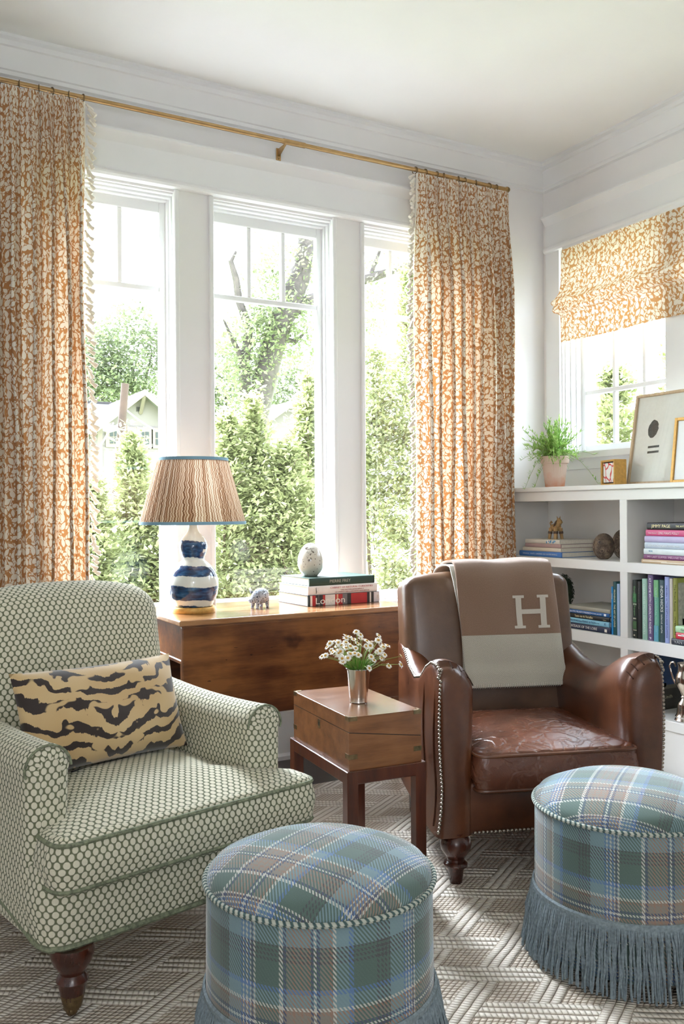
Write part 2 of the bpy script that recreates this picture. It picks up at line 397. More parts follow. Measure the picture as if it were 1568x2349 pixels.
def tiger():
    g = NT('tiger_velvet'); uv = g.co('UV'); u, v, _ = g.xyz(uv)
    au = g.M('ABSOLUTE', g.M('ADD', u, g.M('MULTIPLY', g.M('SUBTRACT', g.noise(uv, 9, 2), .5), .05)))
    q = g.comb(au, v)
    n1 = g.noise(g.V('MULTIPLY', q, (7, 8, 1)), 1.1, 3, .5); n2 = g.noise(g.V('MULTIPLY', uv, (330, 60, 1)), 1, 2)
    ph = g.M('ADD', g.M('MULTIPLY', v, 30.), g.M('ADD', g.M('MULTIPLY', n1, 4.6), g.M('MULTIPLY', au, -9.)))
    w = g.M('ADD', g.M('SINE', g.M('MULTIPLY', ph, 6.283 * .68)), g.M('MULTIPLY', g.M('SUBTRACT', n2, .5), .95))
    brk = g.noise(g.V('MULTIPLY', q, (10, 14, 1)), 1.3, 1)
    f = g.M('MULTIPLY', g.step(w, .12, .24), g.step(brk, .40, .43))
    gold = g.mix(g.noise(uv, 5, 2), lin((186, 146, 92)), lin((214, 190, 146)))
    return g.done(g.bsdf(g.mix(f, gold, lin((46, 34, 30))), .6, 0, g.bump(n2, .2, .001), .3, 0, .5))
m_tiger = tiger()

def woven(name, a, b, scale=260, rough=.95):
    g = NT(name); uv = g.co('UV'); u, v, _ = g.xyz(uv)
    t = g.M('FRACT', g.M('MULTIPLY', g.M('ADD', u, v), scale)); n = g.noise(uv, 260, 3)
    f = g.M('ADD', g.M('MULTIPLY', g.M('ABSOLUTE', g.M('SUBTRACT', t, .5)), .9), g.M('MULTIPLY', n, .6))
    return g.done(g.bsdf(g.mix(g.M('SUBTRACT', f, .1, None, True), lin(a), lin(b)), rough, 0, g.bump(f, .5, .0015), .1, 0, .4))
m_throw_brown = woven('camel_wool', (118, 92, 76), (164, 136, 116), 900)
m_throw_grey = woven('grey_wool', (150, 146, 134), (216, 211, 198), 150)
m_throw_cream = woven('cream_wool', (184, 176, 164), (222, 216, 206), 300)

def rug_mat():
    """Chunky interlaced rug: bands of three ropes crossing at an angle, small knots in the gaps."""
    g = NT('rope_weave'); p = g.co(); per = .157
    p = g.V('ADD', p, g.V('SCALE', g.V('SUBTRACT', g.noise(p, 7, 2, out=1), (.5, .5, .5)), None, scale=.012))
    ah, ad = math.radians(-33.5), math.radians(32)
    t = g.M('DIVIDE', g.V('DOT_PRODUCT', p, (-math.sin(ah), math.cos(ah), 0)), per)      # across the first set of bands
    s = g.M('DIVIDE', g.V('DOT_PRODUCT', p, (math.sin(ad), -math.cos(ad), 0)), per)      # across the second set
    tf, sf = g.M('FRACT', t), g.M('FRACT', s); ti, si = g.M('FLOOR', t), g.M('FLOOR', s)
    inh, ind = g.M('LESS_THAN', tf, .43), g.M('LESS_THAN', sf, .43)
    chk = g.M('LESS_THAN', g.M('MODULO', g.M('ADD', g.M('ADD', ti, si), 400.), 2.), .5)
    fat = g.M('MULTIPLY', ind, g.M('MAXIMUM', g.M('SUBTRACT', 1., inh), chk)); hor = g.M('MULTIPLY', inh, g.M('SUBTRACT', 1., fat))
    def rope(a, b, k, tw):
        e = g.M('ABSOLUTE', g.M('SINE', g.M('MULTIPLY', a, PI * 3 / .43)))
        r = g.M('ABSOLUTE', g.M('SINE', g.M('ADD', g.M('MULTIPLY', b, k), g.M('MULTIPLY', a, tw))))
        return g.M('MULTIPLY', g.M('POWER', e, .45), g.M('MULTIPLY_ADD', g.M('POWER', r, .6), .42, .58))
    hf = rope(sf, t, 50., 10.); hh = rope(tf, s, 40., 22.)
    kn = g.M('MULTIPLY', g.M('ABSOLUTE', g.M('SINE', g.M('MULTIPLY', t, 38.))), g.M('ABSOLUTE', g.M('SINE', g.M('MULTIPLY', s, 38.))))
    kn = g.M('MULTIPLY_ADD', g.M('POWER', kn, .6), .5, .12)
    h = g.M('ADD', g.M('MULTIPLY', hf, fat), g.M('ADD', g.M('MULTIPLY', hh, hor), g.M('MULTIPLY', kn, g.M('SUBTRACT', 1., g.M('MAXIMUM', fat, hor)))))
    fib = g.noise(p, 300, 2); tone = g.noise(p, 3.5, 3)
    c = g.ramp(g.M('ADD', h, g.M('MULTIPLY', g.M('SUBTRACT', fib, .5), .3)), [(.04, lin((92, 76, 64))), (.2, lin((172, 156, 140))), (.45, lin((212, 202, 189))), (.95, lin((238, 232, 222)))])  # valleys between ropes darkened in the colour, as rounding shade
    c = g.mix(g.M('MULTIPLY', tone, .35), c, lin((190, 172, 150)))
    return g.done(g.bsdf(c, .93, 0, g.bump(g.M('ADD', h, g.M('MULTIPLY', fib, .06)), 1., .011), .15))
m_rug = rug_mat()

# ------------------------------------------------------------------ the room
WX, WY, CZ = 3.43, 3.80, 3.05
def sbox(name, parts, m, parent=None, bev=0.):
    b = MB()
    for a, c in parts:
        if bev: b.bbox(a, c, bev, 1)
        else: b.box(a, c)
    return b.build(name, m, parent, smooth=False)
struct(sbox('floor', [((-3.2, -2.8, -.2), (WX + .2, WY + .02, -.012))], m_floor))
struct(sbox('ceiling', [((-3.2, -2.8, CZ), (WX + .35, WY + .35, CZ + .2))], m_ceil))
WIN = [(.67, 1.30), (1.462, 2.095), (2.252, 2.885)]; WB, WT = .69, 2.56
w = [((-3.2, WY, -.2), (WIN[0][0], WY + .2, CZ)), ((WIN[2][1], WY, -.2), (WX + .2, WY + .2, CZ))]
w += [((WIN[i][1], WY, WB), (WIN[i + 1][0], WY + .2, WT)) for i in range(2)]
w += [((WIN[0][0], WY, -.2), (WIN[2][1], WY + .2, WB)), ((WIN[0][0], WY, WT), (WIN[2][1], WY + .2, CZ))]
struct(sbox('wall_back', w, m_wall))
RW = [(2.95, 3.655), (2.08, 2.785)]; RB, RT = 1.445, 2.572
w = [((WX, RW[0][1], -.2), (WX + .25, WY + .2, CZ)), ((WX, RW[1][1], RB), (WX + .25, RW[0][0], RT)), ((WX, -2.8, -.2), (WX + .25, RW[1][0], CZ)),
     ((WX, RW[1][0], -.2), (WX + .25, RW[0][1], RB)), ((WX, RW[1][0], RT), (WX + .25, RW[0][1], CZ))]
struct(sbox('wall_right', w, m_wall))
struct(sbox('wall_left', [((-3.2, -2.8, -.2), (-3.0, WY + .2, CZ))], m_wall))
struct(sbox('wall_front', [((-3.2, -2.8, -.2), (WX + .2, -2.65, CZ))], m_wall))

def profile_run(name, prof, p0, p1, nrm, m):
    """A moulding: profile points (out from the wall, height) run from p0 to p1; nrm points into the room."""
    b = MB(); p0, p1, nv = Vector(p0), Vector(p1), Vector(nrm)
    rings = [[tuple(p + nv * o + Vector((0, 0, z))) for o, z in prof] for p in (p0, p1)]
    b.grid(rings, cv=True); k = len(prof)
    b.add(rings[0], [list(range(k))]); b.add(rings[1], [list(range(k))[::-1]])
    return struct(b.build(name, m, None, True, angle=25))
crown = [(0, 3.05), (.075, 3.05), (.075, 3.038), (.058, 3.03), (.055, 3.012), (.047, 3.008), (.036, 2.98), (.024, 2.95), (.02, 2.932), (.014, 2.928), (.014, 2.912), (0, 2.906)]
profile_run('trim_1', crown, (-3, WY, 0), (WX, WY, 0), (0, -1, 0), m_trim)
profile_run('trim_2', crown, (WX, -2.6, 0), (WX, WY, 0), (-1, 0, 0), m_trim)
cap = [(0, 2.772), (.05, 2.772), (.05, 2.762), (.042, 2.756), (.03, 2.738), (.022, 2.73), (.018, 2.724), (.018, 2.606), (.03, 2.602), (.036, 2.592), (.036, 2.584), (.03, 2.574), (.018, 2.57), (0, 2.57)]
profile_run('trim_3', cap, (.45, WY, 0), (3.06, WY, 0), (0, -1, 0), m_trim)
cap2 = [(o, z - .012) for o, z in cap]
profile_run('trim_4', cap2, (WX, 1.85, 0), (WX, 3.765, 0), (-1, 0, 0), m_trim)
base = [(0, -.012), (.035, -.012), (.035, .006), (.022, .018), (.022, .17), (.014, .19), (.012, .205), (0, .21)]
profile_run('baseboard_back', base, (-3, WY, 0), (3.1, WY, 0), (0, -1, 0), m_trim)
profile_run('baseboard_left', base, (-3, -2.6, 0), (-3, WY, 0), (1, 0, 0), m_trim)
# flat casings beside the side window
struct(sbox('trim_5', [((WX - .016, 3.66, RB - .1), (WX + .001, 3.765, 2.56)), ((WX - .016, 2.79, RB), (WX + .001, 2.945, 2.56))], m_trim))
# beads that edge the flat piers between the back windows
beads = []
for x in (.67, 1.30, 1.462, 2.095, 2.252, 2.885): beads.append(((x - .011, WY - .012, WB - .02), (x + .011, WY + .02, 2.57)))
struct(sbox('trim_6', beads, m_trim, None, .004))

def window(name, place, u0, u1, z0, z1, depth, cols, bars, stool_out, stops=3):
    """A fixed sash: stepped jamb, stiles and rails, glazing bars, one pane per light. place(u, v, z) maps into the room."""
    root = bpy.data.objects.new(name, None); link(root); struct(root)
    def bx(nm, parts, m, par=root, bev=.003):
        b = MB()
        for (a0, b0, c0), (a1, b1, c1) in parts:
            A, B_ = place(a0, b0, c0), place(a1, b1, c1)
            lo = [min(p, q) for p, q in zip(A, B_)]; hi = [max(p, q) for p, q in zip(A, B_)]
            b.bbox(lo, hi, bev, 1) if bev else b.box(lo, hi)
        return b.build(nm, m, par, smooth=False)
    st = []
    for k in range(stops):
        t = .006 + .007 * k; v0 = depth * (k + .55) / (stops + .55)
        v1 = depth * (k + 1.55) / (stops + .55) if k < stops - 1 else depth + .04
        st += [((u0 - .001, v0, z0), (u0 + t, v1, z1)), ((u1 - t, v0, z0), (u1 + .001, v1, z1)), ((u0 + t, v0, z1 - t * 1.3), (u1 - t, v1, z1 + .001))]
    bx('jamb', st, m_trim, bev=.0015)
    s = .048; a, b_ = depth, depth + .035
    sash = [((u0 + .012, a, z0 + .004), (u0 + s, b_, z1 - .02)), ((u1 - s, a, z0 + .004), (u1 - .012, b_, z1 - .02)), ((u0 + s, a + .001, z1 - .072), (u1 - s, b_ - .001, z1 - .02)), ((u0 + s, a + .001, z0 + .004), (u1 - s, b_ - .001, z0 + .05))]
    bx('sash', sash, m_trim)
    gu0, gu1, gz0, gz1 = u0 + s, u1 - s, z0 + .05, z1 - .072
    zs = [gz0] + bars + [gz1]; hw = .0125
    for zb in bars: bx('glazing_bar', [((gu0, a + .004, zb - hw), (gu1, b_ - .004, zb + hw))], m_trim)
    for r in range(len(zs) - 1):
        n = cols[r]; lo = zs[r] + (hw if r else 0); hi = zs[r + 1] - (hw if r < len(zs) - 2 else 0)
        for c in range(n):
            x0 = gu0 + (gu1 - gu0) * c / n; x1 = gu0 + (gu1 - gu0) * (c + 1) / n
            if c: bx('glazing_bar', [((x0 - .011, a + .004, lo), (x0 + .011, b_ - .004, hi))], m_trim)
            q = [place(x0, a + .018, lo), place(x1, a + .018, lo), place(x1, a + .018, hi), place(x0, a + .018, hi)]
            MB().add(q, [(0, 1, 2, 3)]).build('pane', m_pane, root, smooth=False)
    bx('window_stool', [((u0 - .03, -stool_out, z0 - .03), (u1 + .03, -.0005, z0 + .006)), ((u0 + .0005, -.0005, z0 - .001), (u1 - .0005, depth + .05, z0 + .004))], m_trim)
    return root
for i, (a, b_) in enumerate(WIN):
    window('window_%d' % (i + 1), lambda u, v, z: (u, WY + v, z), a, b_, WB, WT, .09, [1, 3], [2.147], .02)
for i, (a, b_) in enumerate(RW):
    window('window_%d' % (i + 4), lambda u, v, z: (WX + v, u, z), a, b_, RB, RT, .12, [3, 3, 3], [1.78, 2.14], .045)
struct(sbox('trim_7', [((WX - .014, 1.95, RB - .085), (WX + .002, 3.7, RB - .028))], m_trim))

b = MB(); b.box((-2.6, -2.2, -.012), (3.08, 3.335, 0))
tag(b.build('rug', m_rug, None, smooth=False), 'chunky cream rope-weave rug with an angled basket pattern under the armchairs', 'rug')
# ------------------------------------------------------------------ upholstery helpers
def outline_cushion(b, pts, z0, z1, r, crown=.02, rings=5):
    """A cushion from its plan outline: rounded rims top and bottom, slightly bulging sides, crowned top."""
    P = [Vector((x, y, 0)) for x, y in pts]; n = len(P); c = sum(P, Vector()) / n
    nr = []
    for i in range(n):
        t = (P[(i + 1) % n] - P[i - 1]).normalized(); nr.append(Vector((t.y, -t.x, 0)))
    L = [0]
    for i in range(n): L.append(L[-1] + (P[(i + 1) % n] - P[i]).length)
    prof = [(-r * (1 - math.sin(a)), z0 + r * (1 - math.cos(a))) for a in np.linspace(0, PI / 2, 5)]
    hm = (z1 - z0)
    prof += [(.007, z0 + hm * .4), (.009, z0 + hm * .55)]
    prof += [(-r * (1 - math.cos(a)), z1 - r + r * math.sin(a)) for a in np.linspace(0, PI / 2, 5)]
    PA = [0]
    for (o0, q0), (o1, q1) in zip(prof, prof[1:]): PA.append(PA[-1] + math.hypot(o1 - o0, q1 - q0))
    rg = [[tuple(P[i] + nr[i] * o + Vector((0, 0, z))) for i in range(n)] for o, z in prof]
    b.grid(rg, lambda i, j: (L[j], PA[i]), cv=True)
    for top in (True, False):
        ring0 = [Vector(p) for p in (rg[-1] if top else rg[0])]; G = []; U = []
        for k in range(rings + 1):
            s = 1 - k / rings; row = []
            for p in ring0:
                q = c + (p - c) * s; q.z = p.z + (crown if top else -.004) * (1 - s ** 2.2); row.append(tuple(q))
            G.append(row)
        if not top: G = G[::-1]
        b.grid(G, lambda i, j, G=G: (G[i][j % n][0], G[i][j % n][1]), cv=True)
    return rg
def rounded_poly(pts, r, k=5):
    """Round every corner of a polygon (x, y); r may be a list."""
    out = []; n = len(pts)
    for i in range(n):
        p = Vector(pts[i]).to_3d(); a = Vector(pts[i - 1]).to_3d(); c = Vector(pts[(i + 1) % n]).to_3d(); rr = r[i] if isinstance(r, (list, tuple)) else r
        da, dc = (a - p), (c - p); q = min(rr, da.length * .48, dc.length * .48); s, e = p + da.normalized() * q, p + dc.normalized() * q
        for t in np.linspace(0, 1, k): out.append(tuple((s * (1 - t) ** 2 + p * 2 * t * (1 - t) + e * t * t)[:2]))
    res = []
    for i, p in enumerate(out):                              # even out long runs
        q = out[(i + 1) % len(out)]; d = math.dist(p, q); m = max(1, int(d / .03))
        res += [(p[0] + (q[0] - p[0]) * t / m, p[1] + (q[1] - p[1]) * t / m) for t in range(m)]
    return res
def arm_loft(b, ys, sec, rr, spine, frac=0.):
    """An arm lofted along y; sec(y) gives the x-z section, spine(y) = (x, z low, z high) the line its rounded front shrinks to."""
    y0 = ys[0]; rows = []
    for a in np.linspace(PI / 2, 0, 6):
        y = y0 + rr * (1 - math.sin(a)); ins = rr * (1 - math.cos(a)); sx, zl, zh = spine(y0); r = []
        for x, z in sec(y0):
            cz = min(max(z, zl), zh); d = math.hypot(x - sx, z - cz); k = max(0, 1 - ins / d) if d > 1e-6 else 1
            if frac: k = 1 - frac * (1 - math.cos(a))
            r.append((sx + (x - sx) * k, y, (cz + (z - cz) * k) if z > zl else z))
        rows.append(r)
    for y in ys[1:]: rows.append([(x, y + rr, z) if False else (x, y, z) for x, z in sec(y)])
    n = len(rows[0]); L = [0]
    for (x0, z0), (x1, z1) in zip(sec(y0), sec(y0)[1:]): L.append(L[-1] + math.hypot(x1 - x0, z1 - z0))
    U = [[0.] * n for _ in rows]
    for j in range(n):
        for i in range(5, -1, -1): U[i][j] = (U[i + 1][j] if i < 5 else y0 + rr) - (math.dist(rows[i][j], rows[i + 1][j]) if i < 5 else 0)
        for i in range(6, len(rows)): U[i][j] = rows[i][j][1]
    b.grid(rows, lambda i, j: (U[i][j], L[j]))
    f = rows[0]; b.add(f, [list(range(n))], [(p[0], p[2]) for p in f])
    f = rows[-1]; b.add(f, [list(range(n))[::-1]], [(p[0], p[2]) for p in f])
    return rows

# ------------------------------------------------------------------ green armchair (front left)
GC = thing('green_armchair', 'green honeycomb-weave roll-arm armchair holding the tiger-print cushion', 'armchair', floor_at(-.632, 1.975), math.radians(41.5) - YAW)
b = MB(); plan = rounded_poly([(-.022, .02), (.700, .02), (.700, .82), (-.022, .82)], [.075, .075, .03, .03])
outline_cushion(b, plan, .166, .352, .012, 0.)
b.v = [(x, y, z + (.05 * max(0, math.cos((y - .42) / .37 * PI / 2)) * (x < .01 or x > .67) if z < .2 else 0)) for x, y, z in b.v]
b.build('seat_frame', m_dot, GC, weld=1e-5, angle=60)
tee = rounded_poly([(-.012, -.02), (.735, -.02), (.735, .105), (.615, .12), (.615, .62), (.065, .62), (.065, .12), (-.012, .105)], [.05, .05, .03, .02, .03, .03, .02, .03])
b = MB(); rg = outline_cushion(b, tee, .295, .425, .022, .035)
seat = b.build('seat_cushion', m_dot, GC, weld=1e-5, angle=70)
for k, nm in ((-1, .4245), (0, .2955)):
    b = MB(); ring = [(Vector(p) + Vector((0, 0, 0))) for p in rg[8 if k else 3]]; b.tube([tuple(v) for v in ring], .0055, 6, closed=True); b.build('piping', m_dotwelt, seat)
for side in (0, 1):
    sg = 1 if side else -1; xo = .70 if side else -.03
    def sec(y, sg=sg, xo=xo):
        t = min(1, max(0, (y - .1) / .6)); zt = .612 - .012 * math.sin(t * PI) + .012 * t; w = .108; r = w / 2 + .004; xc = xo - sg * (w / 2)
        p = [(xo - sg * .004, .18), (xo - sg * .002, .30), (xo - sg * .002, .43), (xo, zt - r - .01)]
        p += [(xc + sg * r * math.cos(a), zt - r + r * math.sin(a)) for a in np.linspace(.05, PI - .05, 17)]
        p += [(xo - sg * w, zt - r - .01), (xo - sg * (w - .002), .45), (xo - sg * (w - .002), .30)]
        return p
    b = MB(); ys = [.095] + list(np.linspace(.125, .74, 14))
    arm_loft(b, ys, sec, .03, lambda y, sg=sg, xo=xo: (xo - sg * .054, .18, .555))
    arm = b.build('arm', m_dot, GC, weld=1e-5, angle=70)
    b = MB(); s0 = sec(.1); xc = xo - sg * .054
    path = [(xc + (x - xc) * .97, .106, z - (.002 if z > .5 else 0)) for x, z in s0[3:-3]]; b.tube(path, .0032, 6); b.build('piping', m_dotwelt, arm)
def soft_top(o):
    k = max(0, (o.z - .1) / .25); o.z -= .055 * k * (abs(o.x) / .35) ** 3.2; return o
b = MB(); b.rgrid((.64, .19, .66), .085, (14, 4, 12), (0, .035, .012), T(.325, .685, .60) @ RX(-11), soft_top); b.build('backrest', m_dot, GC, weld=1e-5, angle=75)
b = MB(); b.tube([(x, y, .169 + .05 * max(0, math.cos((y - .42) / .37 * PI / 2)) * (x < .01 or x > .67)) for x, y in plan], .0075, 6, closed=True)
b.build('welt', m_dotwelt, GC)
caster_leg = [(.0, .16), (.047, .165), (.05, .15), (.044, .128), (.030, .108), (.028, .102), (.034, .094), (.037, .086), (.033, .078), (.031, .07), (.0255, .045), (.0, .044)]
for x, y, front in ((.05, .04, 1), (.65, .04, 1), (.05, .76, 0), (.65, .76, 0)):
    b = MB()
    if front: b.lathe(caster_leg[::-1], 20, T(x, y, 0), cap=False); lg = b.build('leg', m_darkwood, GC)
    else: b.bbox((x - .022, y - .022, 0), (x + .022, y + .022, .18), .004, 1); lg = b.build('leg', m_darkwood, GC); continue
    b = MB(); b.lathe([(.012, .024), (.02, .024), (.022, .03), (.027, .05), (.028, .055), (.0, .055)], 16, T(x, y, 0)); b.bbox((x - .014, y - .004, .012), (x - .010, y + .02, .03), .001, 1); b.bbox((x + .010, y - .004, .012), (x + .014, y + .02, .03), .001, 1); b.build('caster_cup', m_oldbrass, lg)
    b = MB(); b.lathe([(.0, -.009), (.012, -.009), (.0145, -.005), (.0145, .005), (.012, .009), (.0, .009)], 16, T(x, y + .006, .0145) @ RY(90)); b.build('caster_wheel', m_oldbrass, lg)

def pillow(b, W, H, D, nx=26, ny=18, M=None, pinch=.035, sag=.012):
    for sg in (1, -1):
        P = []
        for i in range(nx + 1):
            u = -math.cos(PI * i / nx) * .35 + (2 * i / nx - 1) * .65; row = []
            for j in range(ny + 1):
                v = -math.cos(PI * j / ny) * .35 + (2 * j / ny - 1) * .65
                k = max(0, (1 - abs(u) ** 2.6)) ** .62 * max(0, (1 - abs(v) ** 2.6)) ** .62
                x = u * W / 2 * (1 - pinch * (1 - abs(u) ** 2) * 0 - pinch * (1 - v * v) * abs(u) ** 3); z = v * H / 2 * (1 - pinch * 1.6 * (1 - u * u) * abs(v) ** 3)
                row.append((x, -sg * D / 2 * k + sag * math.sin(u * 5 + v * 3) * k * .35, z))
            P.append(row)
        b.grid(P, lambda i, j, P=P: (P[i][j][0], P[i][j][2]), M=M)
TP = thing('tiger_cushion', 'tan and black tiger-striped velvet lumbar cushion propped on the green armchair', 'cushion')
TP.matrix_world = GC.matrix_basis if False else Matrix.Translation(floor_at(-.632, 1.975)) @ Matrix.Rotation(math.radians(41.5) - YAW, 4, 'Z') @ T(.325, .43, .588) @ RX(-20) @ RZ(5) @ RY(-1)
b = MB(); pillow(b, .51, .28, .13); b.build('cover', m_tiger, TP, weld=1e-5, angle=80)
b = MB(); b.tube([(-.12, .012, -.1415), (-.04, .012, -.136), (.05, .012, -.136), (.12, .012, -.1415)], .0016, 5); b.build('zip_seam', m_black, TP)

# ------------------------------------------------------------------ leather armchair (right)
LB = 9.5; LC = thing('leather_armchair', 'brown leather club armchair with brass nailheads and a folded throw over its back', 'armchair', floor_at(.286, 2.715), math.radians(LB) - YAW)
LW = .753
def la_top(y): return float(np.interp(y, [0, .04, .10, .18, .27, .38, .50, .60, .70], [.668, .684, .682, .655, .607, .585, .602, .640, .668]))
def la_out(y): return float(np.interp(y, [0, .1, .3, .62, .80], [.012, .012, .022, .046, .06]))
def la_w(y): return float(np.interp(y, [0, .08, .2, .4, .8], [.112, .118, .115, .105, .10]))
nail_paths = []
def la_flare(z): return .022 * max(0, (.30 - z) / .18) ** 2 if z < .30 else .008 * math.sin(min(1, (z - .30) / .36) * PI)
for side in (0, 1):
    sx = (lambda x: x) if side == 0 else (lambda x: LW - x)
    def sec(y, sx=sx):
        o, w, h = la_out(y), la_w(y), la_top(y); R = w * .82
        p = [(sx(o - la_flare(z)), z) for z in (.148, .20, .25, .30, .36, .42, .48, .54)]
        p = [q for q in p if q[1] < h - .035]
        p += [(sx(o - .008), h - .03), (sx(o - .004), h - .012), (sx(o + .008), h - .002)]
        p += [(sx(o + w - R + R * math.sin(a)), h - R * 1.15 + R * 1.15 * math.cos(a)) for a in np.linspace(.05, PI / 2, 12)]
        p += [(sx(o + w - .004), z) for z in (.40, .34, .26, .148) if z < h - R * 1.15 - .02]
        while len(p) < 27: p.insert(8, ((p[7][0] + p[8][0]) / 2, (p[7][1] + p[8][1]) / 2))
        return p
    b = MB(); ys = [0] + list(np.linspace(.05, .72, 18))
    arm_loft(b, ys, sec, .045, lambda y, sx=sx: (sx(.030), .148, .55), .62)
    arm = b.build('arm', m_leather, LC, weld=1e-5, angle=70)
    # pleats gathered over the front of the arm
    for q in range(4):
        a = .15 + q * .24; o, w, h = la_out(.02), la_w(.02), la_top(.02)
        pts = []
        for t in np.linspace(0, 1, 7):
            yy = .004 + .075 * t; hh = la_top(yy); R = la_w(yy) * .82; aa = .2 + q * (.30 - .02 * t)
            pts.append((sx(la_out(yy) + la_w(yy) - R + (R - .0012 - .004 * t * t) * math.sin(aa)), yy, hh - R * 1.15 + (R * 1.15 - .0012 - .004 * t * t) * math.cos(aa)))
        bb = MB(); bb.tube(pts, [.0021 * (1 - .75 * t) for t in np.linspace(0, 1, 7)], 6); bb.build('pleat', m_crease, arm)
    # side panel welts (seen on the outer face)
    for yy in (.055, .20):
        bb = MB(); bb.tube([(sx(la_out(yy) - la_flare(z) - .001), yy + .012 * math.sin((z - .16) * 9), z) for z in np.linspace(.17, la_top(yy) - .03, 14)], .0032, 6); bb.build('welt', m_leather, arm)
    # nail lines: down the front edge, and back along the top edge
    front = [(sx(la_out(0) - la_flare(z) + .004), -.001 + .010, z) for z in np.linspace(.165, .625, 38)]
    top = [(sx(la_out(y) - .002), y, la_top(y) - .013) for y in np.linspace(.012, .62, 48)]
    crest = [(sx(la_out(0) - .006 + .010 * t), .012, .632 + .028 * t) for t in np.linspace(.1, 1, 4)]
    nail_paths += [(front, (0, -1, 0)), (crest, (-1 if side == 0 else 1, -1, .6)), (top, (-1 if side == 0 else 1, 0, .8))]
b = MB(); b.rgrid((LW - .14, .68, .163), .015, (14, 10, 4), (0, .006, 0), T(LW / 2, .36, .2265)); b.build('seat_frame', m_leather, LC, weld=1e-5, angle=60)
pts = rounded_poly([(.118, -.022), (.648, -.022), (.640, .56), (.125, .56)], [.04, .04, .03, .03])
b = MB(); rg = outline_cushion(b, pts, .278, .408, .02, .036)
seat = b.build('seat_cushion', m_leather_seat, LC, weld=1e-5, angle=70)
for k in (8, 3):
    b = MB(); b.tube([tuple(p) for p in rg[k]], .0055, 8, closed=True); b.build('piping', m_leather, seat)
def lback(o):
    k = max(0, (o.z - .05) / .25); o.z -= .02 * k * (abs(o.x) / .32) ** 3; return o
b = MB(); b.rgrid((.655, .165, .62), .042, (14, 4, 12), (.004, .022, .006), T(LW / 2, .655, .60) @ RX(-10), lback); bk = b.build('backrest', m_leather_back, LC, weld=1e-5, angle=70)
bb = MB(); bb.tube([(LW / 2 + x, .575 + .178 * 0, z) for x, z in ()] or [(.06, .60, .655), (.06, .585, .63), (.075, .57, .60)], .004, 6); bb.build('pleat', m_leather_back, bk)
b = MB(); b.prism([(.06, .15), (LW - .06, .15), (LW - .06, .66), (.06, .66)], .70, .735); b.build('rear_panel', m_leather, LC, smooth=False)
bun = [(.0, .0), (.019, .0), (.022, .02), (.026, .046), (.030, .048), (.037, .052), (.039, .058), (.036, .064), (.027, .068), (.026, .075), (.034, .086), (.046, .104), (.049, .122), (.044, .138), (.034, .148), (.036, .158), (.0, .16)]
for x, y in ((.065, .035), (LW - .065, .035)):
    b = MB(); b.lathe(bun, 22, T(x, y, 0), cap=False); b.build('leg', m_darkwood, LC)
for x in (.10, LW - .10):
    b = MB(); b.prism([(x - .018, 0), (x + .018, 0), (x + .024, .17), (x - .024, .17)], .66, .70); b.build('leg', m_darkwood, LC, smooth=False)
rail = [(x, -.004 + .0, .163) for x in (0, 1)]
nail_paths.append(([(x, .012, .156) for x in np.linspace(.12, LW - .12, 40)], (0, -1, 0)))
b = MB(); b.lathe([(.0058, -.001), (.0058, .0014), (.0045, .0035), (.0022, .0047), (.0, .005)], 8, cap=False)
nail = None
for pth, nrm in nail_paths:
    q = Vector(nrm).to_track_quat('Z', 'Y').to_matrix().to_4x4()
    for p in pth:
        if nail is None: nail = b.build('nailhead', m_nail, LC); o = nail
        else: o = nail.copy(); link(o, LC)
        o.matrix_local = Matrix.Translation(p) @ q

# throw folded over the leather chair's back
LM = Matrix.Translation(floor_at(.286, 2.715)) @ Matrix.Rotation(math.radians(LB) - YAW, 4, 'Z')
TH = thing('throw_blanket', 'camel and grey wool throw with a large letter H, folded over the leather chair back', 'blanket'); TH.matrix_world = LM
ax = Vector((0, math.sin(math.radians(10)), math.cos(math.radians(10))))      # up the leaning back
def back_pt(h, off):                                                        # h: height along the back from its middle, off: distance in front of it
    c = Vector((0, .655, .60)); n = Vector((0, -math.cos(math.radians(10)), math.sin(math.radians(10)))); return c + ax * h + n * off
path = [back_pt(h, .112 + .012 * math.cos(h * 4) + (.006 if h < -.05 else 0)) for h in np.linspace(-.125, .27, 22)]
path += [back_pt(.315 + .025 * math.sin(a), .112 * math.cos(a) - .002) for a in np.linspace(.25, PI - .25, 9)]
path += [back_pt(h, -.112) for h in np.linspace(.27, .02, 10)]
L = [0]
for p, q in zip(path, path[1:]): L.append(L[-1] + (q - p).length)
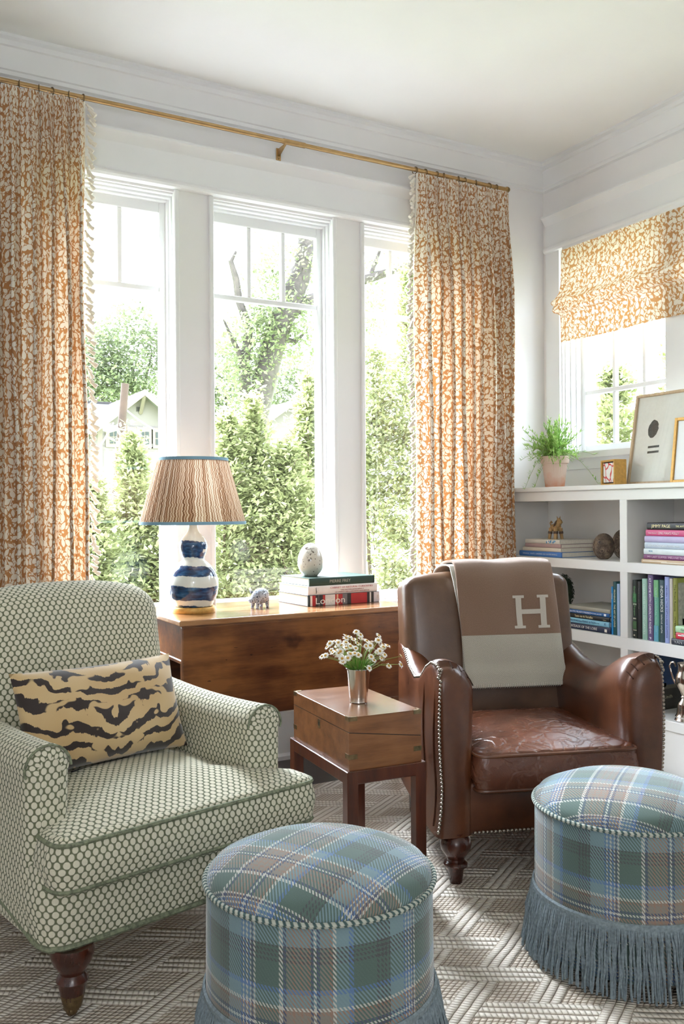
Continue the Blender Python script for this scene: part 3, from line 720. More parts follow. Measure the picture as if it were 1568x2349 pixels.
def throw_strip(b, i0, i1, lift, x0f, x1f, th=.011):
    rows = []
    for i in range(i0, i1 + 1):
        t = (path[min(i + 1, len(path) - 1)] - path[max(i - 1, 0)]).normalized(); n = Vector((0, t.z, -t.y)) * -1
        h = L[i] / L[-1]; xa, xb = x0f(L[i]), x1f(L[i]); xs = np.linspace(xa, xb, 15); r = []
        for k, x in enumerate(xs):
            wv = .003 * math.sin(x * 31 + L[i] * 9) + .0025 * math.sin(L[i] * 30 + x * 7); r.append(tuple(path[i] + n * (lift + th + wv) + Vector((x, 0, 0))))
        for a in (.35, .7, 1.05): r.append(tuple(path[i] + n * (lift + th / 2 + th / 2 * math.cos(a * 3)) + Vector((xb + .006 * math.sin(a * 3), 0, 0))))
        for x in xs[::-2]: r.append(tuple(path[i] + n * lift + Vector((x, 0, 0))))
        for a in (1.05, .7, .35): r.append(tuple(path[i] + n * (lift + th / 2 + th / 2 * math.cos(a * 3)) + Vector((xa - .006 * math.sin(a * 3), 0, 0))))
        rows.append(r)
    n = len(rows[0]); b.grid(rows, lambda i, j: (rows[i][j % n][0], L[i + i0]), cv=True)
    b.add(rows[0], [list(range(n))], [(p[0], p[2]) for p in rows[0]]); b.add(rows[-1], [list(range(n))[::-1]], [(p[0], p[2]) for p in rows[-1]])
fx0 = lambda s: .252 - .015 * min(1, s / .45); fx1 = lambda s: .628 - .022 * min(1, s / .45)
b = MB(); throw_strip(b, 0, len(path) - 1, -.006, lambda s: fx0(s) - .008 + .012 * math.sin(s * 8), lambda s: fx1(s) - .006); b.build('under_fold', m_throw_grey, TH, angle=70)
b = MB(); throw_strip(b, 0, 10, .007, fx0, fx1, .013); b.build('grey_half', m_throw_grey, TH, angle=70)
b = MB(); throw_strip(b, 10, len(path) - 3, .007, fx0, fx1, .0135); b.build('brown_half', m_throw_brown, TH, angle=70)
def on_throw(x, s, lift=.0225):
    i = max(k for k in range(len(L)) if L[k] <= s + 1e-9); i = min(i, len(path) - 2); t = (s - L[i]) / (L[i + 1] - L[i]); tv = (path[i + 1] - path[i]).normalized()
    wv = .003 * math.sin(x * 31 + s * 9) + .0025 * math.sin(s * 30 + x * 7)
    return tuple(path[i].lerp(path[i + 1], t) + Vector((0, tv.z, -tv.y)) * -1 * (lift + wv) + Vector((x, 0, 0)))
def patch(b, xa, xb, sa, sb, lean=0.):
    for lf in (.0225,):
        P = [[on_throw(xa + (xb - xa) * i / 3 + lean * (s - sa), s, lf) for s in np.linspace(sa, sb, 6)] for i in range(4)]
        b.grid(P, lambda i, j: (xa + (xb - xa) * i / 3, sa + (sb - sa) * j / 5))
s0 = .212; b = MB(); hx = .455; hw = .115; hh = .118; st = .022
for x in (hx, hx + hw - st):
    patch(b, x, x + st, s0, s0 + hh); patch(b, x - .011, x + st + .011, s0 - .002, s0 + .008); patch(b, x - .011, x + st + .011, s0 + hh - .008, s0 + hh + .002)
patch(b, hx + st, hx + hw - st, s0 + .051, s0 + .068)
b.build('letter_h', m_throw_cream, TH, smooth=False)
b = MB()
for k in range(44):
    x = fx0(0) + (fx1(0) - fx0(0)) * (k + .5) / 44
    b.tube([on_throw(x, .012, .022), on_throw(x, .001, .0225), tuple(Vector(on_throw(x, 0, .010)) + Vector((0, 0, -.004)))], .0021, 4)
stuff(b.build('blanket_stitch', m_throw_cream, TH))

# ------------------------------------------------------------------ tartan ottomans
def ottoman(D, R, rz, label):
    o = thing('ottoman', label, 'ottoman', floor_at(R, D), rz, 'tartan ottomans')
    r, zs = .237, .385
    b = MB(); b.lathe([(r, .03), (r + .002, .10), (r + .001, .25), (r, zs)], 72, cap=False); b.build('side_cover', m_plaid, o)
    prof = [(r - .001, zs), (r - .003, zs + .012), (r - .012, zs + .024), (r - .035, zs + .034), (r * .7, zs + .049), (r * .4, zs + .059), (.001, zs + .062)]
    P = [[(q * math.cos(2 * PI * i / 72), q * math.sin(2 * PI * i / 72), z) for i in range(72)] for q, z in prof]
    arc = [0]
    for (r0, z0), (r1, z1) in zip(prof[::-1], prof[::-1][1:]): arc.append(arc[-1] + math.hypot(r1 - r0, z1 - z0))
    arc = arc[::-1]
    b = MB(); b.grid(P, lambda i, j: (arc[i] * math.cos(2 * PI * j / 72) + .6, arc[i] * math.sin(2 * PI * j / 72) + .6), cv=True); b.build('top_cushion', m_plaid, o)
    b = MB(); b.tube([((r + .003) * math.cos(a), (r + .003) * math.sin(a), zs) for a in np.linspace(0, 2 * PI, 97)[:-1]], .0058, 8, closed=True); b.build('cord', m_cord, o)
    b = MB(); b.lathe([(r + .003, .146), (r + .007, .148), (r + .008, .170), (r + .003, .174)], 72, cap=False); fr = b.build('fringe_heading', m_fringe, o)
    b = MB(); rn = random.Random(int(D * 1000)); N = 300
    for k in range(N):
        a = 2 * PI * k / N + rn.uniform(-.004, .004); ln = rn.uniform(.146, .157); q = rn.uniform(-.004, .010); sw = rn.uniform(-.03, .03)
        pts = []
        for t in np.linspace(0, 1, 6):
            rr = r + .006 + .020 * t ** .7 + q * t + .002 * math.sin(t * 9 + k); aa = a + sw * t + .006 * math.sin(t * 7 + k * 2); pts.append((rr * math.cos(aa), rr * math.sin(aa),   .16 - ln * t))
        b.tube(pts, [.0024, .0027, .0027, .0026, .0025, .0028], 5)
        pts2 = [(x * 1.006 + .0022 * math.sin(i * 2.5), y * 1.006 + .0022 * math.cos(i * 2.5), z) for i, (x, y, z) in enumerate(pts)]
        b.tube(pts2, .0019, 4)
    stuff(b.build('fringe', m_fringe, o))
    for k in range(4):
        a = PI / 4 + k * PI / 2; b = MB(); b.lathe([(.02, 0), (.024, .035)], 12, T(.15 * math.cos(a), .15 * math.sin(a), 0)); b.build('foot', m_darkwood, o)
    return o
ottoman(1.885, -.052, math.radians(-62), 'round blue and green tartan ottoman in front of the green armchair')
ottoman(2.33, .739, math.radians(-55), 'round tartan ottoman in front of the leather armchair, its fringe fully in view')

# ------------------------------------------------------------------ box table
BM = Matrix.Translation(floor_at(.016, 2.54)) @ Matrix.Rotation(math.radians(25) - YAW, 4, 'Z')
w_, l_ = .236, .42
ST = thing('box_stand', 'dark mahogany stand with square legs under the walnut writing box', 'side table'); ST.matrix_world = BM
e = .010
for x0, x1, y0, y1 in ((-e, w_ + e, -e, .012), (-e, w_ + e, l_ - .012, l_ + e), (-e, .012, .012, l_ - .012), (w_ - .012, w_ + e, .012, l_ - .012)):
    b = MB(); b.bbox((x0, y0, .370), (x1, y1, .408), .002, 1); b.build('apron', m_stand, ST, smooth=False)
for x in (-e, w_ + e - .034):
    for y in (-e, l_ + e - .034):
        b = MB(); b.bbox((x - .0006, y - .0006, 0), (x + .034, y + .034, .4085), .002, 1); b.build('leg', m_stand, ST, smooth=False)
b = MB(); b.box((.01, .01, .388), (w_ - .01, l_ - .01, .3995)); b.build('tray', m_stand, ST, smooth=False)
WB_ = thing('writing_box', 'walnut brass-cornered writing box on the dark stand, holding the cup of daisies', 'box'); WB_.matrix_world = BM
zb, zt, sf, sb = .400, .560, .517, .484           # bottom, top, seam at the front long side and at the far long side
def slope_prism(b, lo, hi):
    (a, c), (d, f) = lo, hi
    v = [(0, 0, a), (w_, 0, c), (w_, l_, c), (0, l_, a), (0, 0, d), (w_, 0, f), (w_, l_, f), (0, l_, d)]
    b.add(v, [(0, 3, 2, 1), (4, 5, 6, 7), (0, 1, 5, 4), (1, 2, 6, 5), (2, 3, 7, 6), (3, 0, 4, 7)])
b = MB(); slope_prism(b, (zb, zb), (sf - .0012, sb - .0012)); b.build('box_body', m_box, WB_, smooth=False)
b = MB(); slope_prism(b, (sf + .0012, sb + .0012), (zt - .0015, zt - .0015)); lid = b.build('lid', m_box, WB_, smooth=False)
b = MB(); b.bbox((.001, .001, zt - .0016), (w_ - .001, l_ - .001, zt), .0008, 1); b.build('lid_top', m_boxtop, lid, smooth=False)
b = MB(); slope_prism(b, (sf - .002, sb - .002), (sf + .002, sb + .002)); o = b.build('seam', m_black, WB_, smooth=False); o.scale = (.985, .99, 1); o.location = (.0018, .002, 0)
def strap(z0, z1, xs, ys):
    b = MB(); t = .0008
    for x in xs:
        for y in ys:
            sx_, sy_ = (1 if x == 0 else -1), (1 if y == 0 else -1)
            b = MB(); xa, xb = sorted((x - sx_ * t, x + sx_ * .026)); ya, yb = sorted((y - sy_ * t, y)); b.box((xa, ya, z0), (xb, yb, z1))
            xa, xb = sorted((x - sx_ * t, x)); ya, yb = sorted((y - sy_ * t, y + sy_ * .026)); b.box((xa, ya, z0), (xb, yb, z1))
            if z1 > .555:
                xa, xb = sorted((x, x + sx_ * .026)); ya, yb = sorted((y, y + sy_ * .007)); b.box((xa, ya, zt), (xb, yb, zt + t))
                xa, xb = sorted((x, x + sx_ * .007)); ya, yb = sorted((y, y + sy_ * .026)); b.box((xa, ya, zt), (xb, yb, zt + t))
            b.build('brass_corner', m_oldbrass, WB_, smooth=False)
strap(.549, .5608, (0, w_), (0, l_)); strap(.440, .454, (0, w_), (0, l_))
b = MB(); b.box((-.0008, .205, .485), (0, .222, .512)); es = b.build('lock_plate', m_oldbrass, WB_, smooth=False)
b = MB(); b.box((-.0012, .2115, .492), (-.0007, .2155, .504)); b.build('keyhole', m_black, es, smooth=False)

CUP = thing('julep_cup', 'silver julep cup of daisies standing on the writing box', 'cup'); CUP.matrix_world = BM @ T(.116, .176, zt + .0002)
b = MB(); b.lathe([(.0, .0), (.026, .0), (.0272, .002), (.0266, .004), (.0285, .02), (.0362, .098), (.0378, .101), (.0382, .1045), (.0366, .1055), (.0345, .103), (.0335, .09), (.026, .012), (.0, .01)], 40, cap=False); b.build('body', m_silver, CUP)

m_petal = plain('daisy_petal', (240, 238, 230), .6, var=.02); m_eye = plain('daisy_eye', (196, 152, 64), .8, var=.2, vscale=300)
m_stem = plain('green_stem', (138, 158, 84), .6, var=.15); m_leafy = plain('bright_leaf', (104, 160, 62), .55, var=.25, vscale=60)
BQ = thing('daisy_bouquet', 'bunch of small white daisies with yellow eyes in the silver cup', 'flowers'); BQ.matrix_world = BM @ T(.116, .176, zt)
def daisy_mesh(seed):
    b = MB(); rn = random.Random(seed); n = 14; b.slot = 0
    for k in range(n):
        a = 2 * PI * k / n + rn.uniform(-.1, .1); r = .0108 * rn.uniform(.88, 1.08); wd = .0021; dz = rn.uniform(-.0025, .001); c, s = math.cos(a), math.sin(a)
        pt = lambda q, t, z: (q * c - t * s, q * s + t * c, z)
        b.add([pt(.003, -.0009, .0005), pt(.003, .0009, .0005), pt(r * .7, wd, .0012 + dz * .4), pt(r, wd * .4, dz), pt(r, -wd * .4, dz), pt(r * .7, -wd, .0012 + dz * .4)], [(0, 1, 2, 5), (5, 2, 3, 4)])
    b.slot = 1; b.lathe([(.0042, -.0008), (.0044, .0008), (.0034, .0024), (.0016, .0033), (.0, .0035)], 10, cap=False)
    return b
rn = random.Random(3); protos = []; stems = MB(); heads = []
for k in range(84):
    if k < 20: a, el = rn.uniform(0, 2 * PI), rn.uniform(.7, 1.2); ln = rn.uniform(.08, .14)
    else: a, el = rn.uniform(0, 2 * PI), (rn.random() ** .6) * .85; ln = rn.uniform(.085, .148) * (1 - .1 * el)
    d = Vector((math.sin(el) * math.cos(a), math.sin(el) * math.sin(a), math.cos(el))); base = Vector((d.x * .018, d.y * .018, .088)); tip = base + d * ln + Vector((0, 0, -.012 * el))
    mid = base.lerp(tip, .5) + Vector((0, 0, .010 * el + .004)); stems.tube([base, mid, tip], [.0011, .001, .0008], 5)
    heads.append((tip, (d + Vector((rn.uniform(-.7, .7), -.5 + rn.uniform(-.5, .5), rn.uniform(.0, .5)))).normalized(), rn.uniform(.82, 1.12)))
stuff(stems.build('stems', m_stem, BQ))
for k, (p, d, s) in enumerate(heads):
    if k < 4: o = daisy_mesh(k).build('flower_head', [m_petal, m_eye], BQ, smooth=False); protos.append(o)
    else: o = protos[k % 4].copy(); link(o, BQ)
    o.matrix_local = Matrix.Translation(p) @ d.to_track_quat('Z', 'Y').to_matrix().to_4x4() @ Matrix.Scale(s, 4)
b = MB()
for k in range(150):
    a, el, ln = rn.uniform(0, 2 * PI), rn.uniform(.1, 1.1), rn.uniform(.02, .05); d = Vector((math.sin(el) * math.cos(a), math.sin(el) * math.sin(a), math.cos(el))); p = Vector((d.x * .024, d.y * .024, .096)); s = d.cross(Vector((0, 0, 1))).normalized() * rn.uniform(.002, .0045)
    q = p + d * ln; m = p.lerp(q, .55) + Vector((0, 0, .004)); b.add([tuple(p), tuple(m + s), tuple(q), tuple(m - s)], [(0, 1, 2, 3)])
stuff(b.build('leaves', m_leafy, BQ, smooth=False))
# ------------------------------------------------------------------ curtains, rod, blind
ROD_Y, ROD_Z = 3.722, 2.855
RD = thing('curtain_rod', 'slim brass curtain rod on a small brass bracket above the three back windows', 'curtain rod', (0, 0, 0))
b = MB(); b.tube([(.15, ROD_Y, ROD_Z), (3.10, ROD_Y, ROD_Z)], .0105, 14); b.build('rod', m_brass, RD)
b = MB(); b.tube([(1.79, ROD_Y, ROD_Z), (1.90, ROD_Y, ROD_Z)], .0128, 14); b.build('joining_sleeve', m_brass, RD)
b = MB(); b.lathe([(.0105, 0), (.014, .002), (.014, .014), (.010, .022), (.0, .024)], 14, T(3.10, ROD_Y, ROD_Z) @ RY(90)); b.build('end_cap', m_brass, RD)
for x in (1.80, .35):
    b = MB(); b.bbox((x - .012, 3.794, 2.792), (x + .012, 3.8, 2.850), .002, 1)
    v = [(x - .005, 3.795, 2.844), (x - .005, 3.795, 2.812), (x - .005, ROD_Y - .012, 2.844), (x + .005, 3.795, 2.844), (x + .005, 3.795, 2.812), (x + .005, ROD_Y - .012, 2.844)]
    b.add(v, [(0, 1, 2), (3, 5, 4), (0, 2, 5, 3), (1, 4, 5, 2), (0, 3, 4, 1)]); br = b.build('bracket', m_brass, RD, smooth=False)
    for z in (2.800,):
        b = MB(); b.lathe([(.004, 0), (.0035, .002), (.0, .0025)], 10, T(x, 3.794, z) @ RX(90)); b.build('screw', m_oldbrass, br)

ring_proto = None; tassel_proto = {}
def curtain(name, label, xa, xb, nf, seed, edge, foot):
    """Hanging panel with nf folds between xa and xb; edge +1/-1 is the tasselled side; foot shifts (left, right) hem."""
    global ring_proto
    root = thing(name, label, 'curtain', (0, 0, 0), 0, 'leaf-print curtains')
    rn = random.Random(seed); N = nf * 22; ph = [0]; wj = [rn.uniform(.7, 1.35) for _ in range(nf)]; tot = sum(wj); aj = [rn.uniform(.75, 1.2) for _ in range(nf + 1)]
    edges_ = np.concatenate([[0], np.cumsum(wj) / tot])
    zs = list(np.linspace(2.83, 2.60, 7)) + list(np.linspace(2.5, .012, 26))
    def section(z):
        k = min(1, max(0, (2.83 - z) / .5)); low = min(1, max(0, (2.5 - z) / 2.4)); pts = []
        for i in range(N + 1):
            q = i / 22; f = min(int(q), nf - 1); fr = q - f; s = edges_[f] + (edges_[f + 1] - edges_[f]) * fr
            A = (.017 + .042 * k) * (aj[f] * (1 - fr) + aj[f + 1] * fr); wd = (edges_[f + 1] - edges_[f]) * (xb - xa)
            p = 2 * PI * fr; bend = .2 * wd * (.5 + .6 * k)
            wob = .006 * math.sin(z * 2.3 + f * 1.7) * k + .004 * math.sin(z * 5.1 + f * 2.9)
            x = xa + (xb - xa) * s - bend * math.sin(2 * p) + wob + (foot[0] * (1 - s) + foot[1] * s) * low
            y = ROD_Y - .025 - A * (1 - math.cos(p)) * .9 + .02 - .008 * (1 - k)
            pts.append((x, y, z))
        return pts
    G = [section(z) for z in zs]; mid = G[len(zs) // 2]; arc = [0]
    for p, q in zip(mid, mid[1:]): arc.append(arc[-1] + math.dist(p, q))
    off = seed * .37
    b = MB(); b.grid(G, lambda i, j: (arc[j] + off, G[i][j][2])); panel = b.build('panel', m_curtain, root, weld=0, angle=180)
    col = [r[-1 if edge > 0 else 0] for r in G]
    b = MB(); b.tube([(x, y - .002, z) for x, y, z in col], .006, 6); tp = b.build('braid', m_tassel, panel)
    key = 'a'
    if key not in tassel_proto:
        bb = MB(); bb.lathe([(.0, .004), (.004, .003), (.0062, -.002), (.0045, -.007), (.0072, -.013), (.0105, -.026), (.0098, -.032), (.0, -.029)], 8, cap=False); tassel_proto[key] = bb
    first = None; n = int((2.82 - .35) / .0215)
    for k in range(n):
        z = 2.822 - k * .0215; x, y = np.interp(z, [c[2] for c in col][::-1], [c[0] for c in col][::-1]), np.interp(z, [c[2] for c in col][::-1], [c[1] for c in col][::-1])
        if first is None: first = tassel_proto[key].build('tassel', m_tassel, panel); o = first
        else: o = first.copy(); link(o, panel)
        o.matrix_local = T(x + edge * (.011 + .006 * (k % 2) + rn.uniform(0, .006)), y - .004 - .006 * (k % 2), z) @ RY(-edge * rn.uniform(25, 65)) @ RX(rn.uniform(-15, 25)) @ Matrix.Scale(rn.uniform(.85, 1.15), 4)
    for f in range(nf + 1):
        j = min(f * 22, N); x = G[0][j][0]
        if ring_proto is None:
            bb = MB(); bb.tube([(0, .0165 * math.cos(a), .0165 * math.sin(a)) for a in np.linspace(0, 2 * PI, 25)[:-1]], .0022, 6, closed=True); bb.tube([(0, 0, -.0165), (0, -.002, -.036)], .0016, 5); ring_proto = bb.build('curtain_ring', m_oldbrass, root); o = ring_proto
        else: o = ring_proto.copy(); link(o, root)
        o.matrix_local = T(x, ROD_Y, ROD_Z - .004) @ RZ(rn.uniform(-25, 25))
    return root
curtain('curtain', 'tan leaf-print curtain behind the green armchair, tassel trim on its right edge', .16, .875, 12, 4, 1, (0, .01))
curtain('curtain', 'orange leaf-print curtain beside the bookcase, tassel trim on its left edge', 2.515, 3.105, 9, 9, -1, (0, -.005))

BL = thing('roman_blind', 'leaf-print roman blind half drawn over the side window, one soft fold across it', 'blind')
prof = [(3.412, 2.560), (3.402, 2.545), (3.396, 2.46), (3.39, 2.36), (3.38, 2.31), (3.362, 2.285), (3.342, 2.268), (3.333, 2.258), (3.334, 2.248), (3.346, 2.240), (3.352, 2.236), (3.347, 2.230), (3.341, 2.222), (3.342, 2.212), (3.352, 2.202), (3.374, 2.198), (3.388, 2.190), (3.392, 2.16), (3.394, 2.10), (3.396, 2.045)]
ys = np.linspace(1.98, 3.625, 60); L_ = [0]
for p, q in zip(prof, prof[1:]): L_.append(L_[-1] + math.dist(p, q))
G = []
for (x, z), u in zip(prof, L_):
    out = max(0, (3.395 - x)) ; G.append([(x + .003 * math.sin(y * 5 + z * 9) * (1 if .1 < u < .6 else 0), y + (out * .22 if y > 3.6 else 0), z + .006 * math.sin(y * 3.1 + 1) * (out * 12 > .3) + .0035 * math.sin(y * 9)*(u > .2)) for y in ys])
b = MB(); b.grid(G, lambda i, j: (-ys[j], -L_[i] + 3)); b.build('cloth', m_shade_cloth, BL, angle=180)
b = MB(); b.bbox((3.40, 1.98, 2.548), (3.428, 3.622, 2.566), .003, 1); b.build('head_rail', m_trim, BL, smooth=False)

# ------------------------------------------------------------------ bookcase
BX, BK = 3.105, 3.415; DV = [(2.901, 2.946), (2.045, 2.09)]; Y0, Y1 = 1.95, 3.795
BC = thing('bookcase', 'low built-in white bookcase with thick shelves along the right wall', 'bookcase')
def part(nm, a, c, par=BC, m=None, bev=.002):
    bb = MB(); bb.bbox(a, c, bev, 1); return bb.build(nm, m or m_case, par, smooth=False)
part('top', (BX - .018, Y0, 1.2375), (3.4285, Y1 + .003, 1.2605), bev=.004)
part('face_rail', (BX, Y0, 1.189), (BX + .02, Y1, 1.237))
part('back_panel', (BK, Y0, .0), (3.4285, Y1, 1.237))
part('side_panel', (BX + .001, 3.757, 0), (BK, Y1, 1.189)); part('side_panel', (BX + .001, Y0, 0), (BK, Y0 + .04, 1.189))
for a, c in DV: part('divider', (BX + .0005, a, .2), (BK, c, 1.2))
for zb_, zt_ in ((.860, .906), (.510, .564), (.190, .234)):
    part('shelf', (BX, Y0 + .002, zb_), (BK + .001, Y1 - .002, zt_))
part('plinth', (BX + .006, Y0 + .003, -.012), (BX + .026, Y1 - .003, .191))

# ------------------------------------------------------------------ books
def book(label, M, L, D, Tk, rgb, title=None, tcol=(240, 238, 230), group=None, soft=False, tlen=.8, thgt=None, toff=0., marks=(), cover=None, var=.05):
    """Lying flat: spine along x at y = 0, depth y, thickness z."""
    o = thing('book', label, 'book', group=group); o.matrix_world = M
    mc = cover or plain('cover_%d_%d_%d' % rgb, rgb, .45, var=var, vscale=18); e = .0 if soft else .003; t = .0012 if soft else .0022
    b = MB(); n = 7; bul = min(.004, Tk * .16)
    ring = [(0 - bul * math.cos(a) , Tk / 2 - Tk / 2 * math.sin(a)) for a in np.linspace(PI / 2, -PI / 2, n)]        # spine curve, bottom to top reversed below
    outer = [(D, 0)] + [(-bul * math.cos(a), Tk / 2 + Tk / 2 * math.sin(a)) for a in np.linspace(-PI / 2, PI / 2, 9)] + [(D, Tk)]
    inner = [(D, Tk - t), (t * 1.5, Tk - t), (t * 1.5, t), (D, t)]
    poly = outer + inner; k = len(poly)
    v = [(0, y, z) for y, z in poly] + [(L, y, z) for y, z in poly]
    fs = [(i, (i + 1) % k, (i + 1) % k + k, i + k) for i in range(k)]
    no = len(outer)
    quads = [(0, 1, no + 2, no + 3)] + [(i, i + 1, no + 2) for i in range(1, 5)] + [(5, no + 1, no + 2)] + [(i, i + 1, no + 1) for i in range(5, 9)] + [(9, no - 1, no, no + 1)]
    b.add(v, fs + [q[::-1] for q in quads] + [tuple(i + k for i in q) for q in quads]); cv = b.build('cover', mc, o, angle=35)
    b = MB(); b.box((e, t * 1.5, t), (L - e, D - e, Tk - t)); b.build('page_block', m_page, o, smooth=False)
    for x0, x1, z0, z1, col in marks:
        bb = MB(); bb.box((x0, -bul - .0004, z0), (x1, -bul * .2, z1)); bb.build('spine_band', plain('band_%d_%d_%d' % col, col, .5), cv, smooth=False)
    if title:
        mt = plain('ink_%d_%d_%d' % tcol, tcol, .5)
        parts = title if isinstance(title, list) else [(title, toff, tlen, thgt or Tk * .42, 0.)]
        for body, off, ln, hg, dz in parts:
            text('spine_title', body, mt, o, T(L / 2 + off * L, -bul - .0006, Tk / 2 + dz) @ RX(90), ln * L, hg)
    return o
def on_shelf(yl, z, x=BX + .02, a=0.): return T(x, yl, z) @ RZ(-90 + a)
def upright(yl, z, H, x=BX + .022, a=0., lean=0.): return T(x, yl, z) @ RZ(-90 + a) @ RY(lean) @ T(0, 0, H) @ RY(90)
g1 = 'books in the top left bay of the bookcase'
book('blue book with small white lettering, lowest of the stack under the straw horse', on_shelf(3.657, .9062), .314, .245, .0275, (72, 122, 190), 'VERANDA  WHITE, GARDENS AND ENTERTAINING', (196, 212, 232), g1, tlen=.82, thgt=.008)
book('cream book second from the bottom in the stack under the straw horse', on_shelf(3.632, .934), .286, .238, .0195, (214, 206, 190), None, group=g1)
book('dusty pink book third from the bottom in the stack under the straw horse', on_shelf(3.612, .9538), .265, .235, .0195, (176, 150, 150), None, group=g1)
book('white book with a blue flower patch on its spine, directly under the straw horse', on_shelf(3.610, .9736), .256, .240, .0215, (212, 208, 198), None, group=g1,
     marks=[(.158 + .0078 * i, .1645 + .0078 * i + .002 * (i % 2), .003 + .004 * ((i * 7) % 3), .0125 + .0028 * ((i * 5) % 3), [(40, 130, 190), (120, 180, 220), (30, 110, 170), (240, 244, 246)][(i * 3) % 4]) for i in range(9)])
g2 = 'books in the middle left bay of the bookcase'
book('navy book reading of the Loire, lowest of the stack behind the leather chair', on_shelf(3.332, .5643), .312, .235, .0295, (26, 38, 66), 'CHATEAUX OF THE LOIRE', (222, 222, 218), g2, tlen=.62, thgt=.0125, toff=-.08, marks=[(.275, .29, .006, .020, (232, 228, 214))])
book('pale blue book second from the bottom of the stack behind the leather chair', on_shelf(3.327, .594), .296, .232, .0245, (134, 190, 214), [('INSPIRATIONS from FRANCE & ITALY', -.1, .62, .010, 0), ('BETTY LOU', .25, .1, .004, 0), ('\u00c6', .42, .04, .011, 0)], (50, 96, 132), g2)
book('black book with cursive gold lettering in the stack behind the leather chair', on_shelf(3.327, .619), .300, .235, .0215, (24, 26, 26), [('Toute\u2013ma vie Versailles', -.05, .4, .011, 0), ('Vilo', .40, .07, .004, -.004)], (222, 208, 168), g2)
book('royal blue book second from the top of the stack behind the leather chair', on_shelf(3.325, .641), .294, .228, .0175, (34, 92, 152), [('MOST BEAUTIFUL VILLAGES OF PROVENCE', -.17, .56, .0085, 0), ('MICHAEL JACOBS', .23, .23, .007, 0)], (214, 220, 236), g2, marks=[(.264, .277, .004, .014, (236, 240, 244))])
book('plain grey clothbound book, topmost of the stack behind the leather chair', on_shelf(3.312, .659), .290, .24, .0195, (150, 148, 136), None, group=g2)
book('bright blue slim upright book beside the stack behind the leather chair', upright(3.0190, .5642, .223), .223, .19, .011, (32, 132, 196), [('CORSICA', -.3, .12, .005, 0)], (220, 236, 246), g2)
book('dark teal upright book reading of Provence, near the bookcase divider', upright(3.0070, .5642, .247), .247, .20, .022, (18, 74, 78), 'PROVENCE   THE ART OF LIVING', (226, 222, 190), g2, tlen=.7, thgt=.0085)
book('pale blue upright book pressed against the bookcase divider', upright(2.9838, .5642, .238), .238, .20, .017, (150, 176, 208), None, group=g2)
g3 = 'books in the top right bay of the bookcase'
for lab, yl, z, t, rgb, ti, tc, mk in (
    ('tan marbled book, lowest of the stack in the top right bay', 2.834, .9062, .0185, (192, 166, 134), None, None, [(.01, .14, .008, .0125, (222, 208, 186)), (.11, .24, .004, .0085, (226, 216, 198))]),
    ('plum book with pale lettering, second from the bottom in the top right bay', 2.821, .925, .0205, (122, 58, 108), [('MY LAST SUPPER  MELANIE DUNEA', -.02, .8, .0085, 0)], (214, 178, 206), []),
    ('white book with a tiny blue mark in the stack in the top right bay', 2.820, .9457, .0265, (216, 226, 228), [('THE SEA', -.36, .08, .006, .002)], (110, 168, 200), []),
    ('pale grey-blue book with white lettering in the stack in the top right bay', 2.815, .9725, .0275, (190, 204, 220), [('EXTRAORDINARY INTERIORS', -.12, .6, .0085, -.001)], (232, 238, 244), []),
    ('lavender book without lettering in the stack in the top right bay', 2.815, 1.0003, .0275, (184, 176, 212), None, None, []),
    ('pink book with white lettering, just under the black one in the top right bay', 2.808, 1.0281, .0275, (208, 82, 132), [('Furlow Gatewood', -.36, .16, .0055, -.001), ("ONE MAN'S FOLLY", -.05, .4, .0105, -.001)], (246, 216, 228), [])):
    book(lab, on_shelf(yl, z), .28, .23, t, rgb, ti, tc or (255, 255, 255), g3, marks=mk)
book('black book with large cream lettering, topmost of the stack in the top right bay', on_shelf(2.800, 1.0559), .285, .235, .031, (34, 32, 36), [('JIMMY PAGE', -.23, .36, .0175, 0), ('THE ANTHOLOGY', .2, .3, .008, 0)], (240, 232, 184), g3)
g4 = 'upright books in the middle right bay of the bookcase'
